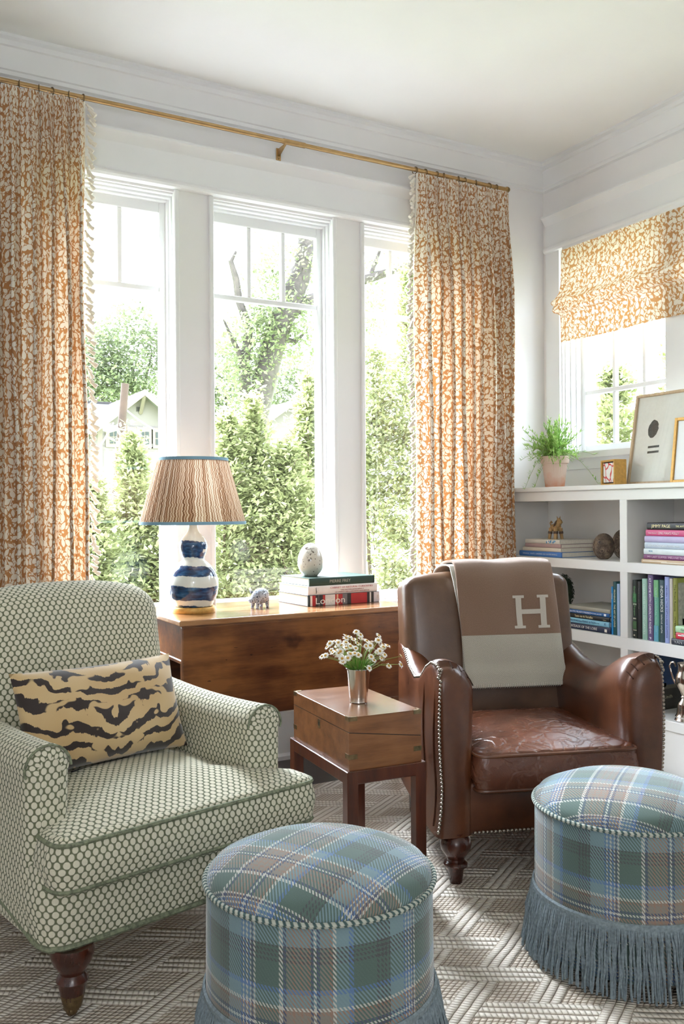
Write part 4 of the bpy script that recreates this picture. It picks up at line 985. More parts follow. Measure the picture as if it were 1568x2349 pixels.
for lab, y, t, H, rgb, ti, tc in (
    ('black upright book with green garden pictures on its spine, nearest the divider', 2.888, .0245, .262, (24, 34, 26), [('Gardens', -.3, .2, .008, 0), ('of Provence', .0, .22, .008, 0)], (120, 168, 110)),
    ('plain black upright book second from the divider in the middle right bay', 2.8625, .024, .258, (26, 27, 26), [('LEGENDS OF STYLE', -.2, .35, .004, 0)], (110, 110, 104)),
    ('mint green upright book with white lettering in the middle right bay', 2.8345, .029, .272, (152, 190, 174), [('CHARLOTTE MOSS DECORATES', .0, .82, .010, 0)], (212, 232, 222)),
    ('purple upright book with white lettering, tallest in the middle right bay', 2.802, .030, .292, (104, 88, 128), [('AT HOME WITH CAROLYNE ROEHM', -.03, .84, .0105, 0), ('P', .46, .03, .010, 0)], (240, 238, 244)),
    ('green to teal upright book between the purple and the dark teal one', 2.7665, .025, .270, (104, 172, 150), [('LIVING FLORAL', -.15, .45, .008, 0), ('MARGOT SHAW', .22, .25, .0045, 0)], (160, 208, 190)),
    ('dark slate upright book with large white lettering in the middle right bay', 2.7365, .0265, .272, (56, 80, 88), [('INDIA HICKS', -.2, .42, .014, .001), ('island style', .2, .3, .010, .001)], (214, 220, 216)),
    ('periwinkle blue upright book in the middle right bay', 2.7085, .025, .288, (150, 164, 214), [('HEAVEN IN THE DETAIL', -.12, .5, .006, 0), ('ROSE CUMMING', .28, .28, .006, 0)], (84, 96, 160)),
    ('off-white upright book between the periwinkle and the olive one', 2.6825, .017, .282, (188, 182, 172), None, (60, 60, 60)),
    ('olive green upright book with dark lettering in the middle right bay', 2.6635, .0225, .285, (136, 138, 60), [('The Finest Rooms', -.2, .4, .008, 0), ('INTERIORS', .22, .28, .006, 0)], (78, 80, 34))):
    mk = []
    if rgb == (24, 34, 26): mk = [(.06, .10, .002, .022, (52, 110, 62)), (.105, .112, .002, .022, (150, 158, 140)), (.17, .176, .003, .02, (170, 168, 150)), (.185, .22, .002, .022, (60, 92, 52)), (.223, .228, .002, .022, (150, 146, 128)), (.245, .252, .006, .014, (190, 184, 160))]
    if rgb == (104, 172, 150): mk = [(.0, .075, 0.0005, .0245, (108, 168, 116)), (.20, .27, .0005, .0245, (96, 164, 184))]
    olive = book(lab, upright(y, .5642, H), H, .22, t, rgb, ti, tc, g4, marks=mk)
g5 = 'small stack on the middle right shelf'
book('charcoal book reading VAN, lowest of the small stack beside the olive book', on_shelf(2.664, .5642, BX + .012), .26, .20, .0265, (52, 56, 66), [('VAN GOGH', -.22, .44, .014, 0)], (170, 172, 176), g5)
book('red book with a white swash, middle of the small stack beside the olive book', on_shelf(2.640, .5909, BX + .012), .24, .19, .0275, (200, 52, 72), None, group=g5, marks=[(.012, .05, .014, .019, (244, 240, 238)), (.03, .09, .017, .022, (244, 240, 238))])
book('pale green book, topmost of the small stack beside the olive book', on_shelf(2.642, .6186, BX + .012), .24, .19, .0275, (172, 210, 170), [('Garden', -.28, .2, .010, 0)], (110, 140, 120), g5)
def jacket(o, Tk, bands, title=None):
    cv = o.children[0]
    for x0, x1, y0, y1, c in bands:
        b = MB(); b.box((x0, y0, Tk), (x1, y1, Tk + .0005)); b.build('cover_picture', plain('band_%d_%d_%d' % c, c, .35, var=.2, vscale=60), cv, smooth=False)
    if title: text('cover_title', title[0], plain('ink_pale_olive', (150, 146, 120)), o, T(title[1], title[2], Tk + .0008) @ RZ(90), title[3], title[4])
jacket(olive, .0225, [(.02, .28, .004, .04, (176, 172, 160)), (.02, .13, .04, .21, (140, 90, 36)), (.13, .175, .04, .21, (164, 160, 150)), (.14, .165, .07, .11, (60, 48, 40)), (.175, .284, .03, .21, (28, 28, 34))])
book('teal upright book beside the blue jacketed one on the lowest shelf', upright(2.888, .2342, .258, BX + .05), .258, .2, .018, (28, 106, 108), None)
book('dark green slim upright book second on the lowest shelf', upright(2.8690, .2342, .25, BX + .05), .25, .2, .014, (16, 52, 42), None)
o = book('pale-spined large upright book with a blue sky and hill town jacket, lowest shelf', upright(2.8540, .2342, .262, BX + .03), .262, .25, .026, (186, 182, 194), None)
jacket(o, .026, [(0, .150, .002, .25, (22, 54, 92)), (.150, .168, .002, .25, (92, 90, 74)), (.142, .158, .02, .04, (150, 146, 120)), (.144, .156, .06, .085, (44, 48, 54)), (.140, .158, .10, .135, (140, 138, 116)), (.168, .262, .002, .25, (44, 42, 30))], ('andrews Lindh', .205, .10, .15, .014))

# silver pitcher on the lowest shelf
PT = thing('pitcher', 'tall silver pitcher with a scrolled handle standing in front of the blue book cover', 'pitcher', (3.165, 2.636, .2342))
b = MB(); b.lathe([(.0, .0), (.043, .0), (.045, .004), (.042, .010), (.040, .014), (.042, .020), (.036, .03), (.033, .055), (.034, .066), (.030, .078), (.020, .090), (.016, .098), (.022, .104), (.017, .110), (.024, .125), (.040, .155), (.043, .178), (.036, .20), (.030, .212), (.029, .235), (.033, .248), (.031, .249), (.027, .235), (.0, .22)], 32, cap=False); b.build('body', m_silver, PT)
b = MB(); b.tube([(-.012, .036, .150), (-.012, .052, .172), (-.012, .066, .205), (-.012, .072, .228), (-.012, .064, .243), (-.012, .050, .247), (-.012, .041, .238), (-.012, .040, .228)], [.0045, .0045, .004, .004, .0045, .005, .0035, .003], 8); b.build('handle', m_silver, PT)

# topiary ball
m_dkleaf = plain('dark_leaf', (38, 56, 34), .6, var=.35, vscale=90); m_palepot = plain('pale_pot', (158, 152, 138), .7, var=.08)
TO = thing('topiary_ball', 'small dark green topiary ball in a pale pot, half hidden behind the leather chair', 'plant', (3.27, 3.487, .5642))
b = MB(); b.lathe([(.0, .0), (.026, .0), (.034, .055), (.037, .058), (.037, .066), (.03, .066), (.028, .058), (.0, .056)], 24, cap=False); b.build('pot', m_palepot, TO)
b = MB(); rn = random.Random(5)
for k in range(900):
    d = Vector((rn.gauss(0, 1), rn.gauss(0, 1), rn.gauss(0, 1))).normalized(); p = Vector((0, 0, .158)) + Vector((d.x * .056, d.y * .056, d.z * .088)) * rn.uniform(.82, 1.02)
    u = d.cross(Vector((rn.random() - .5, rn.random() - .5, 1))).normalized(); w = d.cross(u); s = rn.uniform(.005, .009); tl = d * rn.uniform(-.004, .006)
    b.add([tuple(p - u * s), tuple(p + w * s * .6 + tl), tuple(p + u * s), tuple(p - w * s * .6 + tl)], [(0, 1, 2, 3)])
stuff(b.build('leaves', m_dkleaf, TO, smooth=False))
b = MB(); b.lathe([(.0, .076), (.03, .09), (.046, .13), (.046, .18), (.03, .22), (.0, .236)], 14, cap=False); b.build('inner_ball', m_dkleaf, TO)

# straw horse on the top left stack
m_straw = wood('straw', (120, 92, 56), (176, 142, 96), (212, 184, 138), .7, 'z', 6, .3, 0)
HO = thing('straw_horse', 'small toy horse of bundled straw and rope standing on the stack of books', 'figurine', (3.19, 3.455, .9954), math.radians(-100))
b = MB(); b.tube([(-.030, 0, .056), (-.012, 0, .060), (.010, 0, .060), (.026, 0, .066)], [.016, .020, .020, .016], 12); b.build('body', m_straw, HO)
for x, y, dx, dy in ((.020, -.014, .006, -.006), (.020, .014, .006, .006), (-.022, -.014, -.006, -.006), (-.022, .014, -.006, .006)):
    b = MB(); b.tube([(x, y, .056), (x + dx * .5, y + dy * .5, .030), (x + dx, y + dy, .0004)], [.011, .0085, .0078], 10); lg = b.build('leg', m_straw, HO)
    b = MB(); b.tube([(x + dx * .32, y + dy * .32, .040), (x + dx * .55, y + dy * .55, .028)], .0112, 10); b.build('binding', m_twig, lg)
b = MB(); b.tube([(.018, 0, .066), (.026, 0, .084), (.034, 0, .096)], [.014, .012, .011], 10); b.tube([(.026, 0, .100), (.044, 0, .090), (.052, 0, .084)], [.011, .0095, .007], 10); hd = b.build('head', m_straw, HO)
for s in (-1, 1):
    b = MB(); b.tube([(.028, s * .006, .103), (.026, s * .010, .118)], [.004, .0012], 6); b.build('ear', m_straw, hd)
for k in range(3):
    b = MB(); b.tube([(.012 + .005 * k + .017 * math.cos(a) * .35, .019 * math.sin(a), .070 + .006 * k + .016 * math.cos(a)) for a in np.linspace(0, 2 * PI, 15)[:-1]], .0028, 6, closed=True); b.build('rope', m_twig, HO)
b = MB(); b.tube([(-.030, 0, .062), (-.044, 0, .070), (-.050, 0, .082), (-.042, 0, .090), (-.034, 0, .084)], .0042, 7); b.build('tail', m_straw, HO)

# two tortoise shells
def shell_mat():
    g = NT('tortoise_shell'); p = g.co(); v = g.n('TexVoronoi', {'Vector': p, 'Scale': 34.}); e = g.n('TexVoronoi', {'Vector': p, 'Scale': 34.}, feature='DISTANCE_TO_EDGE').outputs['Distance']
    rings = g.M('SINE', g.M('MULTIPLY', v.outputs['Distance'], 60.))
    c = g.ramp(g.M('ADD', g.M('MULTIPLY', rings, .15), g.noise(p, 40, 4)), [(.3, lin((58, 46, 38))), (.55, lin((104, 86, 72))), (.8, lin((158, 138, 116)))])
    return g.done(g.bsdf(c, .5, 0, g.bump(g.M('ADD', g.M('MULTIPLY', rings, .3), g.step(e, 0, .12)), .8, .003)))
m_shell = shell_mat()
def shell(label, x, y, rz, s):
    o = thing('tortoise_shell', label, 'shell', (x, y, .9062), math.radians(rz), 'tortoise shells'); b = MB(); P = []
    for i in range(13):
        t = i / 12; r = []; k = math.sin(t * PI / 2)
        for j in range(28):
            a = 2 * PI * j / 28; r.append((s * .046 * math.sin(a) * (k ** .8), -s * .036 * math.cos(t * PI / 2) + .0, s * (.062 + .062 * math.cos(a) * (k ** .8))))
        P.append(r)
    b.grid(P, cv=True); b.build('dome', m_shell, o, weld=1e-5)
    b = MB(); b.tube([(s * .047 * math.sin(a), .004, s * (.062 + .061 * math.cos(a))) for a in np.linspace(0, 2 * PI, 29)[:-1]], s * .006, 6, closed=True, flat=1.0); b.build('rim', m_shell, o)
    P = [[(s * .046 * k * math.sin(a), .005 + .006 * (1 - k * k), s * (.062 + .06 * k * math.cos(a))) for a in np.linspace(0, 2 * PI, 29)[:-1]] for k in (1, .7, .4, .02)]
    b = MB(); b.grid(P, cv=True); b.build('underside', m_shell, o)
    return o
shell('brown tortoise shell on edge beside the stack of books in the top left bay', 3.205, 3.140, -38, .98)
shell('dark tortoise shell on edge, half hidden by the bookcase divider', 3.33, 3.135, -70, 1.12)

# ------------------------------------------------------------------ things on top of the bookcase
m_terra = None
g = NT('terracotta'); p = g.co(); _, _, pz = g.xyz(p)
f = g.M('ADD', g.M('MULTIPLY', pz, -6.5), g.M('MULTIPLY', g.noise(p, 18, 4), .9))
m_terra = g.done(g.bsdf(g.ramp(f, [(.0, lin((214, 190, 176))), (.42, lin((206, 150, 122))), (.75, lin((196, 118, 86)))]), .85, 0, g.bump(g.noise(p, 120, 3), .2, .002), .2))
m_soil = plain('potting_soil', (46, 36, 28), .95, var=.5, vscale=120)
PP = thing('potted_herb', 'feathery bright green herb in a fluted terracotta pot on top of the bookcase', 'potted plant', (3.232, 3.505, 1.2606))
b = MB(); n = 96; P = []
for r, z, fl in [(.001, 0, 0), (.046, 0, 0), (.048, .003, .4), (.062, .118, 1), (.063, .124, 0), (.070, .125, 0), (.072, .130, 0), (.0745, .158, 0), (.073, .162, 0), (.069, .160, 0), (.066, .138, 0), (.001, .137, 0)]:
    P.append([((r + fl * .0013 * math.cos(32 * 2 * PI * j / n)) * math.cos(2 * PI * j / n), (r + fl * .0013 * math.cos(32 * 2 * PI * j / n)) * math.sin(2 * PI * j / n), z) for j in range(n)])
b.grid(P, cv=True); b.build('pot', m_terra, PP, angle=50)
b = MB(); rn = random.Random(9); P = [[((r + .004 * rn.random()) * math.cos(a), (r + .004 * rn.random()) * math.sin(a), .158 + .022 * (1 - r / .066) + rn.uniform(-.006, .008)) for a in np.linspace(0, 2 * PI, 29)[:-1]] for r in (.066, .055, .04, .02, .002)]
b.grid(P, cv=True); b.build('soil', m_soil, PP, smooth=False)
g = NT('herb_leaf'); hc = g.ramp(g.noise(g.co(), 42, 3), [(.3, lin((112, 158, 76))), (.5, lin((158, 196, 104))), (.7, lin((198, 220, 142)))])
m_herb = g.done(g.n('MixShader', {0: .4, 1: g.bsdf(hc, .5), 2: g.n('BsdfTranslucent', {0: hc}).outputs[0]}).outputs[0])
st, lf = MB(), MB()
for k in range(150):
    a, el = rn.uniform(0, 2 * PI), rn.uniform(.05, 1.3) ** .9; ln = rn.uniform(.10, .215); d = Vector((math.sin(el) * math.cos(a), math.sin(el) * math.sin(a), math.cos(el))); base = Vector((rn.uniform(-.035, .035), rn.uniform(-.035, .035), .165))
    pts = [base + d * ln * t + Vector((0, 0, -.07 * t * t * el)) for t in np.linspace(0, 1, 6)]
    if k % 14 == 0: pts = [p + Vector((d.x * .5, d.y * .5, -1.6)) * .075 * (i / 5) ** 2.2 for i, p in enumerate(pts)]
    st.tube(pts, .0009, 4)
    for q in range(22):
        t = rn.uniform(.25, 1.02); i = min(int(t * 5), 4); p = pts[i].lerp(pts[i + 1], t * 5 - i); dd = (d + Vector((rn.uniform(-1, 1), rn.uniform(-1, 1), rn.uniform(-.5, .7))) * .9).normalized(); w = dd.cross(Vector((rn.uniform(-.3, .3), rn.uniform(-.3, .3), 1))).normalized() * rn.uniform(.0020, .0042); l2 = rn.uniform(.015, .029)
        lf.add([tuple(p), tuple(p + dd * l2 * .45 + w), tuple(p + dd * l2), tuple(p + dd * l2 * .45 - w)], [(0, 1, 2, 3)])
stuff(st.build('stems', m_stem, PP)); stuff(lf.build('leaves', m_herb, PP, smooth=False))

def art_small():
    g = NT('red_white_cutout'); uv = g.co('Object'); x, y, z = g.xyz(uv); q = g.comb(x, z, 0)
    w = g.V('ADD', q, g.V('SCALE', g.V('SUBTRACT', g.noise(q, 14, 1, out=1), (.5, .5, .5)), None, scale=.05))
    v = g.n('TexVoronoi', {'Vector': g.V('MULTIPLY', w, (1, .7, 1)), 'Scale': 26.}, feature='DISTANCE_TO_EDGE').outputs['Distance']
    f = g.step(v, .05, .09)
    return g.done(g.bsdf(g.mix(f, lin((206, 60, 62)), lin((226, 226, 222))), .6))
SA = thing('small_framed_art', 'little red and white abstract panel in a deep gold box frame on the bookcase', 'framed art', (3.215, 3.168, 1.2606), math.radians(-90 - 20))
s = .122; dpt = .062
for a, c in (((0, 0, 0), (.009, dpt, s)), ((s + .012, 0, 0), (s + .021, dpt, s)), ((.009, 0, 0), (s + .012, dpt, .009)), ((.009, 0, s - .009), (s + .012, dpt, s))):
    b = MB(); b.bbox(a, c, .0012, 1); b.build('frame_side', m_gold, SA, smooth=False)
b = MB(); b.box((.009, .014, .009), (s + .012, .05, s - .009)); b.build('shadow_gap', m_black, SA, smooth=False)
b = MB(); b.box((.015, .008, .015), (s + .006, .016, s - .015)); b.build('panel', art_small(), SA, smooth=False)

def frame(name, label, M, W, H, bar, dpt, mf, mat_in, group=None):
    o = thing(name, label, 'framed art'); o.matrix_world = M
    for a, c in (((0, 0, 0), (bar, dpt, H)), ((W - bar, 0, 0), (W, dpt, H)), ((bar, 0, 0), (W - bar, dpt, bar)), ((bar, 0, H - bar), (W - bar, dpt, H))):
        b = MB(); b.bbox(a, c, .0015, 1); b.build('frame_side', mf, o, smooth=False)
    b = MB(); b.box((bar, dpt * .45, bar), (W - bar, dpt * .9, H - bar)); b.build('paper', mat_in, o, smooth=False)
    b = MB(); b.add([(bar * .9, dpt * .3, bar * .9), (W - bar * .9, dpt * .3, bar * .9), (W - bar * .9, dpt * .3, H - bar * .9), (bar * .9, dpt * .3, H - bar * .9)], [(0, 1, 2, 3)]); b.build('glazing', m_pane, o, smooth=False)
    return o
g = NT('speckled_ink'); n = g.noise(g.co(), 260, 3); m_ink = g.done(g.bsdf(g.ramp(n, [(.35, lin((44, 46, 46))), (.7, lin((88, 90, 88)))]), .7))
FA = frame('large_framed_print', 'large pale-framed print with a dark oval over two bars, leaning on the window', T(3.262, 3.052, 1.2625) @ RZ(-90) @ RX(-9.5), .46, .435, .013, .025, m_palewood, m_white)
b = MB(); n = 26; rn = random.Random(2); pts = [(.118 + (.030 + rn.uniform(-.002, .002)) * math.cos(a) + .004 * math.sin(a), .012, .265 + (.042 + rn.uniform(-.002, .002)) * math.sin(a)) for a in np.linspace(0, 2 * PI, n + 1)[:-1]]
b.add([(x, .0108, z) for x, _, z in pts], [list(range(n))]); b.build('printed_oval', m_ink, FA, smooth=False)
for z in (.175, .150):
    b = MB(); b.add([(.098, .0108, z - .002), (.164, .0108, z), (.164, .0108, z + .010), (.098, .0108, z + .0085)], [(0, 1, 2, 3)]); b.build('printed_bar', m_ink, FA, smooth=False)
frame('gold_framed_print', 'gold-framed print leaning in front of the large print at the bookcase end', T(3.212, 2.752, 1.2620) @ RZ(-90) @ RX(-7), .36, .293, .014, .02, m_gold, plain('cream_mount', (222, 218, 208), .8, var=.02))

# ------------------------------------------------------------------ drop-leaf desk under the windows
DK = thing('drop_leaf_table', 'aged pine drop-leaf table under the back windows with its front leaf hanging down', 'table', (0, 0, 0))
TX0, TX1, TY0, TY1, TZ = 1.096, 2.135, 3.190, 3.745, .742
def dpart(nm, a, c, m, bev=.003, seg=2):
    b = MB(); b.bbox(a, c, bev, seg); return b.build(nm, m, DK, smooth=False)
dpart('tabletop', (TX0, TY0, TZ - .022), (TX1, TY1, TZ), m_desktop, .005, 3)
dpart('drop_leaf', (TX0 + .008, TY0 - .004, .360), (TX1 - .006, TY0 + .018, TZ - .0235), m_desk, .004, 2)
dpart('drop_leaf', (TX0 + .008, TY1 - .018, .420), (TX1 - .006, TY1 + .001, TZ - .0235), m_desk, .004, 2)
b = MB(); b.tube([(TX0 + .008, TY0 + .004, TZ - .0225), (TX1 - .006, TY0 + .004, TZ - .0225)], .004, 8); b.build('leaf_joint', m_desk, DK)
AX0, AX1, AY0, AY1 = TX0 + .022, TX1 - .045, TY0 + .030, TY1 - .03
for a, c in (((AX0, AY0, .585), (AX0 + .018, AY1, TZ - .023)), ((AX1 - .018, AY0, .585), (AX1, AY1, TZ - .023)), ((AX0 + .018, AY0, .585), (AX1 - .018, AY0 + .018, TZ - .023)), ((AX0 + .018, AY1 - .018, .585), (AX1 - .018, AY1, TZ - .023))):
    dpart('apron', a, c, m_desk, .002, 1)
dpart('drawer_rail', (AX0 - .004, AY0, .572), (AX0 + .02, AY1, .588), m_desk, .003, 1)
for x in (AX0 + .001, AX1 - .041):
    for y in (AY0 + .001, AY1 - .041):
        b = MB(); z0, z1 = -.0, TZ - .0235; t = .006; b.add([(x + t, y + t, z0), (x + .04 - t, y + t, z0), (x + .04 - t, y + .04 - t, z0), (x + t, y + .04 - t, z0), (x, y, z1), (x + .04, y, z1), (x + .04, y + .04, z1), (x, y + .04, z1)], [(0, 3, 2, 1), (4, 5, 6, 7), (0, 1, 5, 4), (1, 2, 6, 5), (2, 3, 7, 6), (3, 0, 4, 7)]); b.build('leg', m_desk, DK, smooth=False)

# ------------------------------------------------------------------ lamp
def glaze():
    g = NT('brushed_glaze'); uv = g.co('UV'); p = g.co(); x, y, z = g.xyz(p)
    ang = g.M('ARCTAN2', y, x); az = g.M('ADD', z, g.M('ADD', g.M('MULTIPLY', g.noise(g.comb(g.M('MULTIPLY', ang, .10), z, 0), 15, 4), .026), g.M('MULTIPLY', ang, .0034)))
    ze = g.M('ADD', az, -.009)
    def band(a, c): return g.M('MULTIPLY', g.step(ze, a - .0015, a + .0015), g.step(ze, c + .0015, c - .0015))
    f = g.M('ADD', g.M('ADD', band(.051, .106), band(.147, .186)), g.M('ADD', band(.220, .285), band(.0205, .0285)))
    gap = g.M('MULTIPLY', band(.246, .258), g.M('GREATER_THAN', ang, -1.15)); f = g.M('SUBTRACT', f, gap, None, True)
    st = g.noise(g.comb(g.M('MULTIPLY', ang, .25), g.M('MULTIPLY', z, 9.), 0), 9, 4)
    blue = g.ramp(st, [(.3, lin((16, 34, 60))), (.5, lin((26, 66, 112))), (.72, lin((64, 112, 160)))])
    return g.done(g.bsdf(g.mix(f, lin((224, 230, 226)), blue), .07, 0, None, .5, .5, **{'Coat Roughness': .03}))
LP = thing('table_lamp', 'blue and white double-gourd ceramic lamp with a pleated tan shade on the pine table', 'lamp', (1.245, 3.455, TZ + .0002))
b = MB(); b.lathe([(.0, .0), (.086, .0), (.088, .003), (.088, .020), (.085, .024), (.0, .024)], 48, cap=False); b.build('base', m_gold, LP)
gourd = [(.0, .0242), (.074, .0244), (.077, .027), (.079, .034), (.088, .052), (.097, .076), (.102, .104), (.1015, .124), (.096, .148), (.086, .170), (.072, .188), (.058, .201), (.047, .210), (.0445, .216), (.046, .223), (.0515, .236), (.0565, .252), (.058, .266), (.055, .282), (.047, .297), (.036, .309), (.026, .320), (.0205, .331), (.019, .343), (.019, .352), (.0, .353)]
b = MB(); b.lathe(gourd, 56, cap=False); b.build('body', glaze(), LP, angle=70)
b = MB(); b.lathe([(.0, .3525), (.021, .353), (.022, .357), (.018, .360), (.011, .367), (.008, .372), (.008, .40), (.0, .40)], 24, cap=False); b.build('neck_cap', m_oldbrass, LP)
z0, z1, r0, r1 = .361, .617, .212, .141
for k in range(3):
    a = k * 2 * PI / 3; b = MB(); b.tube([(.006 * math.cos(a), .006 * math.sin(a), .598), ((r1 - .002) * math.cos(a), (r1 - .002) * math.sin(a), .607)], .0014, 5); b.build('shade_spider', m_brass, LP)
b = MB(); b.tube([(0, 0, .40), (.03, 0, .44), (.05, 0, .5), (.03, 0, .57), (0, 0, .60), (-.03, 0, .57), (-.05, 0, .5), (-.03, 0, .44), (0, 0, .402)], .0016, 5); b.build('harp', m_brass, LP)
b = MB(); b.lathe([(.0, .41), (.016, .415), (.03, .45), (.03, .475), (.018, .505), (.0, .512)], 16, cap=False); b.build('bulb', m_white, LP)
def pleat_mat():
    g = NT('gathered_shade'); uv = g.co('UV'); u, v, _ = g.xyz(uv); wob = g.M('MULTIPLY', g.M('SUBTRACT', g.noise(g.comb(g.M('MULTIPLY', u, 6.), g.M('MULTIPLY', v, 26.), 0), 2.2, 2), .5), .018)
    uu = g.M('ADD', u, wob); n = g.noise(g.comb(uu, g.M('MULTIPLY', v, .02), 0), 70, 3); s = g.M('SINE', g.M('MULTIPLY', uu, 640.)); d = g.M('SINE', g.M('MULTIPLY', v, 1500.))
    f = g.M('ADD', g.M('MULTIPLY', n, 1.0), g.M('ADD', g.M('MULTIPLY', s, .16), g.M('MULTIPLY', g.M('MULTIPLY', d, s), .07)))
    c = g.ramp(f, [(.22, lin((104, 70, 46))), (.42, lin((160, 122, 92))), (.6, lin((206, 182, 156))), (.8, lin((230, 214, 194)))])
    return g.done(g.n('MixShader', {0: .22, 1: g.bsdf(c, .85, 0, g.bump(s, .5, .002), .2), 2: g.n('BsdfTranslucent', {0: c}).outputs[0]}).outputs[0])
N = 360; P = []
for t in np.linspace(0, 1, 8):
    r = r0 + (r1 - r0) * t; P.append([((r + .0014 * math.cos(j * PI)) * math.cos(2 * PI * j / N), (r + .0014 * math.cos(j * PI)) * math.sin(2 * PI * j / N), z0 + (z1 - z0) * t) for j in range(N)])
b = MB(); b.grid(P, lambda i, j: (2 * PI * .18 * j / N, z0 + (z1 - z0) * i / 7), cv=True); sh = b.build('shade', pleat_mat(), LP, angle=180)
m_blue = plain('blue_binding', (128, 168, 190), .7, var=.04)
for r, z in ((r0, z0), (r1, z1)):
    b = MB(); b.lathe([(r - .002, z - .006), (r + .003, z - .006), (r + .0025, z + .006), (r - .0025, z + .006)], 72, cap=False); b.build('shade_binding', m_blue, sh)

# ------------------------------------------------------------------ pig, table books, egg
def spots(name, base, spot, scale, thr, size2=None, rough=.12):
    g = NT(name); p = g.co(); v = g.n('TexVoronoi', {'Vector': g.V('ADD', p, g.V('SCALE', g.noise(p, 90, 2, out=1), None, scale=.006)), 'Scale': scale}).outputs['Distance']
    f = g.step(v, thr + .06, thr - .03); c = g.mix(g.noise(p, 24, 2), lin(base), lin(tuple(int(k * .86) for k in base)))
    c = g.mix(f, c, lin(spot))
    if size2:
        n = g.noise(p, size2, 5, .62); c = g.mix(g.step(n, .60, .64), c, lin((88, 78, 70)))
    return g.done(g.bsdf(c, rough, 0, None, .5, .4, **{'Coat Roughness': .05}))
m_pig = spots('spotted_glaze', (176, 186, 200), (40, 48, 66), 150., .34)
m_egg = spots('blotched_glaze', (222, 218, 206), (92, 82, 74), 70., .16, 17.)
PG = thing('ceramic_pig', 'small blue-speckled china pig standing on the pine table between lamp and books', 'figurine', (1.533, 3.452, TZ + .0002), math.radians(202))
b = MB(); rings = []
for x, zc, ry, rz in ((-.046, .050, .004, .004), (-.044, .050, .016, .020), (-.036, .049, .025, .029), (-.020, .049, .030, .034), (-.002, .049, .030, .034), (.014, .047, .027, .030), (.026, .045, .022, .024), (.036, .042, .016, .018), (.044, .037, .011, .012), (.050, .034, .009, .0095), (.054, .033, .009, .009), (.0545, .033, .002, .002)):
    rings.append([(x, ry * math.cos(a), zc + rz * math.sin(a)) for a in np.linspace(0, 2 * PI, 19)[:-1]])
b.grid(rings, cv=True); b.build('body', m_pig, PG, weld=1e-5)
for x, y, dx in ((.020, .015, .006), (.020, -.015, .004), (-.030, .016, -.003), (-.030, -.016, -.001)):
    b = MB(); b.tube([(x, y * .9, .040), (x + dx * .6, y, .018), (x + dx, y * 1.05, .004), (x + dx + .001, y * 1.05, .0)], [.0125, .0088, .0068, .0072], 12); b.build('leg', m_pig, PG)
m_pigear = plain('grey_glaze', (96, 98, 108), .2, var=.1)
for s in (-1, 1):
    b = MB(); b.add([(.020, s * .012, .066), (.030, s * .020, .060), (.024, s * .034, .074), (.017, s * .018, .070), (.025, s * .020, .072)], [(0, 1, 4), (1, 2, 4), (2, 3, 4), (3, 0, 4), (0, 3, 2, 1)]); b.build('ear', m_pigear, PG, smooth=False)
b = MB(); b.tube([(-.045, 0, .058), (-.052, .003, .062), (-.053, -.003, .067), (-.048, 0, .068)], .002, 6); b.build('tail', m_pig, PG)

BKM = T(1.724, 3.376, TZ + .0003) @ RZ(3.2)
R_, K_, W_, G_ = (176, 42, 46), (46, 44, 46), (222, 216, 212), (120, 116, 118)
gb = 'books stacked under the egg on the pine table'
book('red and black striped book reading London, lowest of the stack under the egg', BKM, .367, .262, .0465, (34, 48, 52), [('London', -.20, .40, .027, -.003), ('TASCHEN', .475, .03, .02, 0)], (240, 236, 230), gb,
     marks=[(.010, .020, .001, .0455, W_), (.020, .036, .001, .0455, R_), (.036, .072, .001, .0455, K_), (.050, .058, .0005, .046, G_), (.072, .084, .001, .0455, R_), (.084, .134, .001, .0455, W_), (.134, .142, .001, .0455, R_), (.142, .150, .001, .0455, (214, 176, 140)), (.150, .172, .001, .0455, R_), (.172, .196, .001, .0455, G_), (.196, .216, .001, .0455, K_), (.216, .300, .001, .0455, R_), (.300, .314, .001, .0455, K_), (.314, .322, .001, .0455, W_), (.322, .336, .001, .0455, K_), (.336, .366, .001, .0455, (206, 200, 208))])
o = book('white book about natural curiosities, middle of the stack under the egg', BKM @ T(.002, .004, .0467), .356, .258, .0385, (228, 224, 222), [('CABINET OF NATURAL CURIOSITIES', .12, .62, .0075, .008), ], (196, 120, 122), gb)
for body, dz, ln, ox in (('DAS NATURALIENKABINETT', -.003, .34, .13), ('LE CABINET DES CURIOSITES NATURELLES', -.0115, .5, .13)):
    text('spine_title', body, plain('ink_dark_red', (150, 92, 92), .5), o, T(.178 + ox * .356, -.0046, .0193 + dz) @ RX(90), ln * .356, .0052)
b = MB()
for k in range(9): a = 2 * PI * k / 9; b.lathe([(.0012, 0), (.0, .0003)], 5, T(.040 + .012 * math.cos(a), -.0043, .019 + .012 * math.sin(a)) @ RX(90), cap=False)
b.tube([(.040, -.0042, .006), (.041, -.0044, .014), (.0395, -.0044, .022), (.040, -.0042, .031)], [.0012, .003, .0022, .001], 6); b.build('spine_emblem', plain('emblem_grey', (110, 108, 106), .6), o)
book('dark green book with silver lettering, topmost of the stack under the egg', BKM @ T(.010, .006, .0853), .335, .250, .0335, (34, 62, 52), 'PIERRE FREY', (172, 172, 160), gb, tlen=.32, thgt=.0125, toff=-.04, marks=[(.327, .3345, .001, .0325, (30, 48, 42))])
EG = thing('ceramic_egg', 'large white china egg blotched with brown, standing on the stack of table books', 'egg'); EG.matrix_world = BKM @ T(.088, .125, .1190) @ RZ(40)
b = MB(); H_ = .150; prof = []
for t in np.linspace(0, 1, 22):
    z = H_ * (1 - math.cos(PI * t)) / 2; s = z / H_; r = .058 * (math.sin(PI * t) ** .96) * (1.12 - .27 * s); prof.append((max(r, .0004), z))
